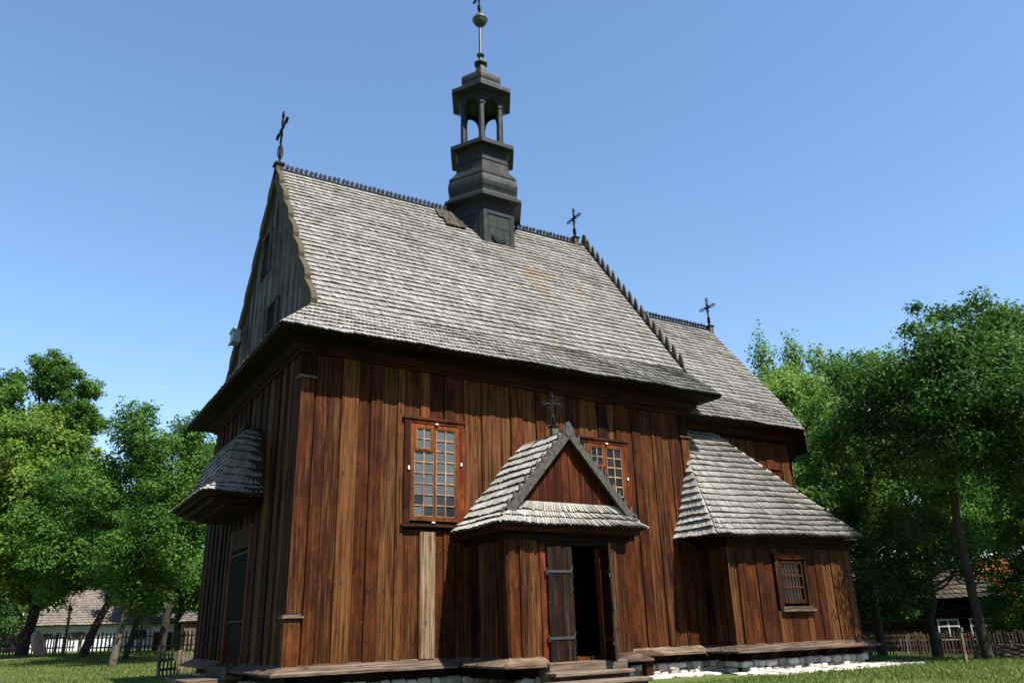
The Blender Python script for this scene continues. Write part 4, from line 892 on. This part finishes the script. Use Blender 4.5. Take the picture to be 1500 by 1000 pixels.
# millstone leaning on the trunk
mz = gz(-3.3, 40.2); ms = MB(); n_ = 28; ax = Vector((.86, -.38, .30)).normalized(); e1 = Vector((ax.y, -ax.x, 0)).normalized(); e2 = ax.cross(e1); cc_ = Vector((-3.15, 39.7, mz+.70))
def rg(r, o): return [cc_+ax*o+(e1*math.cos(2*math.pi*k/n_)+e2*math.sin(2*math.pi*k/n_))*r for k in range(n_)]
vs = rg(.72, -.13)+rg(.76, -.09)+rg(.76, .09)+rg(.72, .13)+rg(.24, .13)+rg(.2, .0)+rg(.24, -.13)
ms.add(vs, [(i*n_+k, i*n_+(k+1) % n_, ((i+1) % 7)*n_+(k+1) % n_, ((i+1) % 7)*n_+k) for i in range(7) for k in range(n_)])
tag(ms.build('millstone', M_mill), 'round pinkish millstone with a hole leaning beside the left trunk', 'millstone')
# wooden stake and wattle edging on the right
m = MB(); m.tube([(18.2, -3.68, gz(18, -3.7)-.05), (18.16, -3.72, .26)], [.055, .05], 7); m.obox((18.1, -3.78, .18), (.12, 0, 0), (0, .1, 0), (0, 0, .1)); tag(m.build('wooden_stake', M_fence), 'single thin wooden stake standing left of the leaning right trunk', 'stake')
wt = tag(empty('wattle_edging', (21, -2.9, gz(21, -2.9))), 'low brown woven wattle edging on the grass before the pale fence', 'wattle fence'); m = MB()
wa, wb = Vector((20.6, -2.55, gz(20.6, -2.5))), Vector((22.2, -5.2, gz(22, -5))); wdv = wb-wa
for r in range(7):
    m.tube([wa+wdv*t+Vector((.04*math.sin(t*40+r*math.pi), 0, .06+r*.065)) for t in np.linspace(0, 1, 26)], .036, 5)
m.build('woven_rods', M_fence, wt); 
for t in np.linspace(0.02, .98, 7):
    m = MB(); q = wa+wdv*t; m.tube([q-Vector((0, 0, .1)), q+Vector((0, 0, .6))], [.035, .028], 6); m.build('stake', M_fence, wt)

# ================================================================== houses
def house(name, label, o, d, L, dp, h, rh, wallmat, roofmat, ov=.5, hip=1.5, wins=(), winmat=None, shw=.3, exp=.34, cat='house', extra=None):
    """o = front left ground corner, d = unit vector along the front, depth goes behind"""
    o = Vector(o); d = Vector(d).normalized(); n = Vector((d.y, -d.x, 0)); Z = Vector((0, 0, 1)); b = -n
    e = tag(empty(name, o), label, cat)
    m = MB(); m.obox(o-Z*.5, d*L, b*dp, Z*(h+.5), (.4, .5, .3))
    if extra == 'log':
        for k in range(int(h/.24)): m.tube([o-d*.2+n*.0+Z*(.12+k*.24), o+d*(L+.2)+Z*(.12+k*.24)], .125, 8, (random.random(), random.random(), .2))
    m.build('wall', wallmat, e)
    r = MB(); a0, a1 = o-d*ov+n*ov+Z*h, o+d*(L+ov)+n*ov+Z*h; b0, b1 = o-d*ov+b*(dp+ov)+Z*h, o+d*(L+ov)+b*(dp+ov)+Z*h
    r0, r1 = o+d*hip+b*dp/2+Z*(h+rh), o+d*(L-hip)+b*dp/2+Z*(h+rh)
    shingles(r, a0, a1, r0, r1, exp, shw, lift=.06, thick=.05); shingles(r, b0, a0, r0, r0+b*.02, exp, shw); shingles(r, a1, b1, r1, r1+b*.02, exp, shw); shingles(r, b1, b0, r1, r0, exp, shw*1.5)
    rf = r.build('roof', roofmat, e); dk = MB(); deck(dk, [a0, a1, r1, r0]); deck(dk, [b0, a0, r0]); deck(dk, [a1, b1, r1]); deck(dk, [b1, b0, r0, r1]); dk.build('roof_deck', M_deck, rf)
    for (u, w_, z0, z1, fm) in wins:
        q = o+d*u+n*(.14 if extra else .02); m = MB()
        for s0, s1, t0, t1 in ((0, w_, z1-.07, z1), (0, w_, z0, z0+.07), (0, .07, z0+.07, z1-.07), (w_-.07, w_, z0+.07, z1-.07), (w_/2-.03, w_/2+.03, z0+.07, z1-.07)): m.obox(q+d*s0+Z*t0, d*(s1-s0), n*.06, Z*(t1-t0), (.5, .5, .3))
        if z1-z0 > .8: m.obox(q+d*.07+Z*(z0+(z1-z0)*.62), d*(w_-.14), n*.055, Z*.06, (.5, .5, .3))
        f = m.build('window', fm, e); m = MB(); m.obox(q+d*.05+Z*(z0+.05), d*(w_-.1), n*.03, Z*(z1-z0-.1), (.5, .9, 0)); m.build('glass', M_glassd, f)
    return e
cz = gz(0, 60)
house('thatched_cottage', 'long whitewashed cottage with grey shingle roof behind the left fence', (-3.1, 60.4, cz), (1, -.09, 0), 12.8, 6, 2.0, 2.9, M_wash, M_shin3, .6, 2.0, [(.9, .55, 1.05, 1.4, M_door), (2.75, 1.1, .95, 1.45, M_door), (7.6, .9, .8, 1.5, M_door)], exp=.3, shw=.34).name = 'whitewashed_cottage'
house('wooden_shed', 'small plank shed at the fence end beside the church corner', (6.75, 50.3, gz(6.8, 50)), (1, -.12, 0), 2.6, 2.4, 1.95, .8, M_fence, M_shin3, .3, .1, exp=.3, cat='shed')
lgz = gz(33, 7)-.1
house('log_house', 'dark log house with white framed windows behind the right fence', (30.6, 12.1, lgz), (3.07, -4.76, 0), 9.3, 5, 2.5, 2.1, M_log, M_shind, .5, 2.2, [(6.35, .95, .62, 1.58, M_white), (7.75, .95, .62, 1.58, M_white), (1.2, .9, .62, 1.5, M_log)], extra='log', exp=.35)
house('red_roofed_house', 'house with an orange red tiled roof glimpsed between the right trees', (46.6, 13.4, -1.2), (.47, -.88, 0), 11, 7, 2.5, 2.7, M_wash, M_tile, .4, .3, exp=.34, shw=.25)

# ================================================================== trees
def leafmesh(name, clumps, per, size, mat, seed, up_=.35, droop=0.):
    """crown foliage: many small leaf faces spread through clump volumes. clumps = [(x, y, z, rx, rz)]"""
    g_ = np.random.default_rng(seed); V = []; C = []
    for (x, y, z, rx, rz_) in clumps:
        n = int(per*(rx*rx*rz_)**.66/1.0)+20
        d = g_.normal(size=(n, 3)); d /= np.linalg.norm(d, axis=1)[:, None]
        rad = g_.random(n)**.42; lump = 1+.28*np.sin(d[:, 0]*5+x*3)*np.sin(d[:, 1]*5+y*3)+.18*np.sin(d[:, 2]*7+z*2)
        P = d*rad[:, None]*lump[:, None]*np.array([rx, rx, rz_])+np.array([x, y, z])
        nrm = g_.normal(size=(n, 3))*.62+d*.95+np.array([0, 0, up_]); nrm /= np.linalg.norm(nrm, axis=1)[:, None]
        t = g_.normal(size=(n, 3))+np.array([0, 0, -droop]); t -= nrm*(t*nrm).sum(1)[:, None]; t /= np.linalg.norm(t, axis=1)[:, None]
        b = np.cross(nrm, t); s = size*(.65+.7*g_.random(n))[:, None]
        fold = nrm*s*.10
        q = np.stack([P-t*s*.5, P+b*s*.24+fold, P+t*s*.5, P-b*s*.24+fold], 1)
        V.append(q.reshape(-1, 3)); cr = g_.random()
        C.append(np.stack([g_.random(n), np.full(n, cr)*.85+g_.random(n)*.15, np.full(n, g_.random())*.75+g_.random(n)*.25, np.ones(n)], 1))
    V = np.concatenate(V); C = np.concatenate(C); nf = len(C)
    me = bpy.data.meshes.new(name); me.vertices.add(len(V)); me.vertices.foreach_set('co', V.astype(np.float32).ravel())
    me.loops.add(nf*4); me.loops.foreach_set('vertex_index', np.arange(nf*4, dtype=np.int32))
    me.polygons.add(nf); me.polygons.foreach_set('loop_start', np.arange(0, nf*4, 4, dtype=np.int32)); me.polygons.foreach_set('loop_total', np.full(nf, 4, np.int32))
    a = me.attributes.new('col', 'FLOAT_COLOR', 'FACE'); a.data.foreach_set('color', C.astype(np.float32).ravel())
    me.materials.append(mat); me.update(); me.validate(); return me
def tree(name, label, pts, rad, crown, mat, seed, per=900, size=.2, nclump=34, bark=None, group=None, spires=(), limbs=9, crad=.27, hollow=.38, cat='tree', droop=0., low=-1.):
    """pts: trunk polyline from the ground; crown = (x, y, z, rx, rz)"""
    g_ = np.random.default_rng(seed); base = pts[0]
    e = tag(empty(name, base), label, cat, group); cx, cy, cz_, rx, rz_ = crown
    cl = []
    nclump = int(nclump*1.35)
    while len(cl) < nclump:
        p = g_.uniform(-1, 1, 3); l = np.linalg.norm(p)
        if l > 1 or l < hollow or p[2] < low: continue
        r = crad*(.65+.6*g_.random())*rx; k = (1-.45*crad)
        cl.append((cx+p[0]*rx*k, cy+p[1]*rx*k, cz_+p[2]*rz_*k, r, r*(.62+.3*g_.random())))
    for k in range(int(nclump*.35)):      # stray sprays outside the main mass keep the outline uneven
        p = g_.normal(size=3); p /= np.linalg.norm(p)
        if p[2] < -.25: continue
        q = g_.uniform(.86, 1.06); r = crad*rx*g_.uniform(.28, .5); cl.append((cx+p[0]*rx*q, cy+p[1]*rx*q, cz_+p[2]*rz_*q, r, r*.8))
    for (sx, sy, sz, sr, sh) in spires: cl.append((sx, sy, sz, sr, sh))
    me = leafmesh('crown', [(a-base[0], b-base[1], c-base[2], r, h) for a, b, c, r, h in cl], per, size, mat, seed+1, droop=droop)
    co_ = bpy.data.objects.new('crown', me); COL.objects.link(co_); co_.parent = e
    m = MB(); P = [Vector(p) for p in pts]; P[0] = P[0]-Vector((0, 0, .15))
    topc = Vector((cx, cy, cz_+rz_*.45))
    m.tube([P[0], P[0]+Vector((0, 0, .35))]+P[1:]+[topc], [rad*1.35, rad*1.05]+[rad*(1-.35*i/len(P)) for i in range(1, len(P))]+[rad*.18], 9)
    st_ = P[-1]
    for i in range(min(limbs, len(cl))):
        c_ = Vector(cl[i][:3]); t = .15+.7*(i/limbs); s_ = st_.lerp(topc, t*.7) if c_.z > st_.z else P[-2].lerp(st_, .8) if len(P) > 1 else st_
        mid = s_.lerp(c_, .5)+Vector((g_.uniform(-.2, .2), g_.uniform(-.2, .2), -.12*(c_-s_).length))
        m.tube([s_, mid, c_], [rad*.42, rad*.26, rad*.08], 6)
    m.build('trunk', bark or M_bark, e, smooth=True)
    return e
Z = gz
LG = 'trees on the left lawn'; RG = 'trees on the right'
tree('ash_tree', 'yellowing tree at the far left edge with a thick dark trunk', [(-3.95, 41.0, Z(-4, 41)), (-3.6, 41, 2.2), (-4.2, 41, 5)], .34, (-5.6, 40.5, 8.3, 5.3, 6.8), M_leafy, 11, 700, .24, 46, group=LG)
tree('ash_tree', 'tall dark tree rising behind the other left trees', [(-4.2, 68, Z(-4, 68)), (-4.4, 68, 8), (-4.6, 68, 14)], .45, (-4.9, 67.5, 20.6, 4.9, 6.0), M_leaf, 12, 520, .30, 44, group=LG, hollow=.2)
tree('ash_tree', 'tree with a dark trunk curving right in front of the cottage', [(-1.1, 34.4, Z(-1, 34)), (-.75, 34.4, 1.2), (-.2, 34.4, 2.6), (-.6, 34.8, 4.4)], .24, (-2.3, 35.5, 6.4, 4.1, 4.7), M_leaf, 13, 800, .21, 36, group=LG)
tree('ash_tree', 'nearest left tree with a pale straight trunk leaning right', [(-.66, 24.2, Z(-.6, 24)), (-.45, 24.2, 1.5), (-.15, 24.2, 3.6), (.0, 24.3, 5.6)], .165, (-.2, 24.6, 6.9, 3.8, 5.0), M_leaf, 14, 1000, .17, 40, bark=M_barkp, group=LG)
tree('ash_tree', 'slender tree with a thin trunk right of the pale leaning trunk', [(.45, 29.5, Z(.4, 29)), (.8, 29.5, 1.6), (1.2, 29.6, 3.8)], .14, (1.4, 30.2, 5.8, 2.9, 4.2), M_leaf, 15, 800, .2, 26, group=LG)
tree('ash_tree', 'broad bright green tree next to the church corner', [(3.1, 36.2, Z(3, 36)), (3.25, 36.2, 2.2), (3.4, 36.3, 4.2)], .24, (3.9, 37.2, 7.9, 4.2, 6.4), M_leaf, 16, 800, .22, 46, group=LG)
tree('young_tree', 'thin young tree with sparse pale leaves by the left fence', [(2.6, 41.6, Z(2.6, 41)), (2.7, 41.6, .9), (2.6, 41.6, 1.5)], .07, (2.7, 41.6, 2.0, 1.2, 1.0), M_leafl, 17, 160, .14, 16, bark=M_barkp, group=LG, hollow=.1)
tree('ash_tree', 'green tree behind the cottage roof end by the church corner', [(7.4, 57, Z(7, 57)), (7.4, 57, 4)], .3, (7.2, 57, 8.6, 5.0, 7.0), M_leaf, 18, 560, .28, 40, group=LG)
tree('ash_tree', 'dark tree behind the cottage at the left frame edge', [(-9, 63, Z(-9, 63)), (-9, 63, 4)], .35, (-9.5, 66, 7.0, 6.5, 7.6), M_leafd, 19, 520, .30, 44, group=LG)
tree('ash_tree', 'dark tree behind the middle of the cottage roof', [(0.5, 70, Z(0, 70)), (.5, 70, 4)], .35, (.8, 69.5, 8.0, 6.4, 7.0), M_leafd, 20, 520, .30, 40, group=LG)
# right side
tree('maple_tree', 'large tree with a dark trunk leaning left on the right lawn', [(20.1, -3.26, Z(20, -3)), (19.85, -3.34, 1.2), (19.55, -3.5, 3.2), (19.55, -3.65, 4.8)], .15, (20.1, -3.9, 6.9, 3.4, 3.4), M_leafd, 31, 1100, .145, 44, group=RG, hollow=.3, crad=.30)
tree('maple_tree', 'dark tree with a low crown over the log house windows', [(23.0, .15, Z(23, 0)), (22.9, .1, .5), (23, -.1, 1.0)], .15, (23.1, -.2, 2.75, 2.6, 1.75), M_leafd, 32, 1300, .12, 24, group=RG)
tree('maple_tree', 'dense dark tree right beside the sacristy roof', [(24.4, 3.3, Z(24, 3)), (24.5, 3.3, 2), (24.8, 3.0, 4.4)], .17, (25.3, 2.6, 7.1, 3.3, 4.8), M_leaf, 33, 1100, .15, 44, group=RG)
tree('maple_tree', 'light green drooping tree behind the presbytery roof', [(33.5, 13, Z(33, 13)), (33.5, 13, 4)], .3, (33.3, 13.2, 8.9, 5.2, 6.0), M_leafl, 34, 620, .24, 48, group=RG, droop=1.4)
tree('poplar_tree', 'tall tree with pointed tips behind the light green tree', [(40.5, 18.5, Z(40, 18)), (40.5, 18.5, 8)], .35, (40.2, 17.9, 13.2, 4.8, 4.2), M_leafl, 35, 560, .26, 36, group=RG, spires=[(37.3, 20.6, 17.2, .8, 1.9), (38.7, 18.9, 18.2, .9, 2.3), (40.4, 17.6, 18.0, .95, 2.3), (41.7, 16.6, 17.4, .85, 2.1), (43, 15.9, 17.0, .8, 2.0)])
tree('maple_tree', 'tall tree at the right frame edge with sky gaps', [(23.9, -4.5, Z(24, -4.5)), (23.8, -4.6, 2.8), (23.7, -4.7, 4.6)], .16, (23.4, -4.75, 7.5, 3.7, 3.9), M_leafd, 36, 1000, .155, 46, group=RG, hollow=.3, crad=.28)
tree('maple_tree', 'shady lower tree between sacristy and log house', [(26.2, 6.2, Z(26, 6)), (26.2, 6.2, 1.6)], .13, (26.4, 6.0, 3.0, 3.4, 3.1), M_leafd, 37, 800, .2, 34, group=RG)
tree('maple_tree', 'green tree between the red roof and the dense dark tree', [(40.0, 9.8, Z(40, 9.8)), (40, 9.8, 3)], .25, (39.6, 9.6, 7.6, 3.9, 5.4), M_leaf, 38, 640, .24, 40, group=RG)
tree('maple_tree', 'big tree beyond the red tiled roof', [(62, 13, -1), (62, 13, 4)], .35, (62, 13.2, 8.2, 7.5, 7.0), M_leafd, 39, 420, .34, 40, group=RG)
tree('maple_tree', 'tree whose low branches hang before the red tiled roof', [(34.0, -.6, Z(34, -.6)), (34, -.6, 2.4)], .14, (34.0, .3, 4.6, 3.0, 3.1), M_leaf, 40, 900, .18, 32, group=RG)
def bush(label, x, y, r, h, mat, seed):
    z = gz(x, y); tree('leafy_bush', label, [(x, y, z), (x, y, z+.3)], .05, (x, y, z+h*.55, r, h*.55), mat, seed, 1000, .13, 20, limbs=6, hollow=.2, cat='bush', group='bushes on the right', crad=.42)
bush('big green bush behind the fence right of the leaning trunk', 33.3, 2.3, 2.0, 3.4, M_leaf, 51)
bush('taller bush at the right frame edge', 34.2, -.4, 2.1, 3.6, M_leaf, 52)
bush('small dark bush low behind the pale fence', 32.6, .2, 1.1, 1.7, M_leafd, 53)
for i, (x, y, r, h, lab) in enumerate([(-6.0, 56, 2.7, 4.8, 'big dark bush beside the cottage gable at the left edge'), (-12, 56, 2.6, 4.4, 'big bush at the far left frame edge'), (11.5, 55, 2.4, 4.2, 'round bush behind the shed')]):
    z = gz(x, y); tree('leafy_bush', lab, [(x, y, z), (x, y, z+.6)], .1, (x, y, z+h*.52, r, h*.55), M_leafd, 70+i, 500, .24, 18, limbs=5, hollow=.2, cat='bush', group='bushes on the left', crad=.4)
wc = np.random.default_rng(5); cl = []
for k in range(340):
    t = wc.random(); cl.append((-75+240*t+wc.normal()*2, 128-70*max(0, t-.45)+wc.normal()*5, wc.uniform(-1, 8.0), wc.uniform(2.6, 4.6), wc.uniform(2.2, 4.)))
wo = bpy.data.objects.new('woods', leafmesh('woods', cl, 150, .6, M_leafd, 91)); COL.objects.link(wo); tag(wo, 'distant belt of dark green trees behind the houses', kind='stuff')
# ------------------------------------------------------------------ grass blades where the lawn is seen
def blades(n, fn, h, seed):
    g_ = np.random.default_rng(seed); P = fn(g_, n); n = len(P)
    a = g_.random(n)*math.pi; hh = h*(.35+g_.random(n)**2*1.5); w_ = .008+.012*g_.random(n)
    dx = np.stack([np.cos(a)*w_, np.sin(a)*w_, np.zeros(n)], 1); tip = np.stack([g_.normal(size=n)*.5*hh, g_.normal(size=n)*.5*hh, hh], 1)
    V = np.stack([P-dx, P+dx, P+tip], 1).reshape(-1, 3)
    lo = .5+.28*np.sin(P[:, 0]*1.1+.6*P[:, 1])+.22*np.sin(P[:, 1]*1.9-P[:, 0]*.7)+.15*np.sin(P[:, 0]*3.7)*np.sin(P[:, 1]*3.1)
    return V, np.stack([np.clip(lo, 0, 1)*.7+g_.random(n)*.3, g_.random(n), np.clip(g_.random(n)*.75+(1-lo)*.22, 0, 1), np.ones(n)], 1)
gzv = np.vectorize(gz)
def reg(x0, x1, y0, y1, excl=None):
    def f(g_, n):
        x = g_.uniform(x0, x1, n); y = g_.uniform(y0, y1, n)
        k = np.ones(n, bool) if excl is None else ~excl(x, y)
        ed = np.minimum(np.minimum(x-x0, x1-x), np.minimum(y-y0, y1-y)); k &= g_.random(n) < np.clip(ed/2.5, 0, 1)
        x, y = x[k], y[k]; return np.stack([x, y, gzv(x, y)+.0], 1)
    return f
foot = lambda x, y: ((y > -2.7) & (x < 17.6)) | ((y > -1.2) & (x < 18.6))
parts_ = [blades(110000, reg(3, 25, -12, 4, foot), .07, 61), blades(40000, reg(18, 33, -10, 10), .10, 62), blades(85000, reg(-9, 7, 10, 48), .09, 63)]
V = np.concatenate([a for a, b in parts_]); C = np.concatenate([b for a, b in parts_]); nf = len(C)
me = bpy.data.meshes.new('grass'); me.vertices.add(len(V)); me.vertices.foreach_set('co', V.astype(np.float32).ravel())
me.loops.add(nf*3); me.loops.foreach_set('vertex_index', np.arange(nf*3, dtype=np.int32)); me.polygons.add(nf); me.polygons.foreach_set('loop_start', np.arange(0, nf*3, 3, dtype=np.int32)); me.polygons.foreach_set('loop_total', np.full(nf, 3, np.int32))
a = me.attributes.new('col', 'FLOAT_COLOR', 'FACE'); a.data.foreach_set('color', C.astype(np.float32).ravel()); me.materials.append(M_grassb); me.update()
go_ = bpy.data.objects.new('grass', me); COL.objects.link(go_); tag(go_, 'short green lawn grass round the church', kind='stuff')
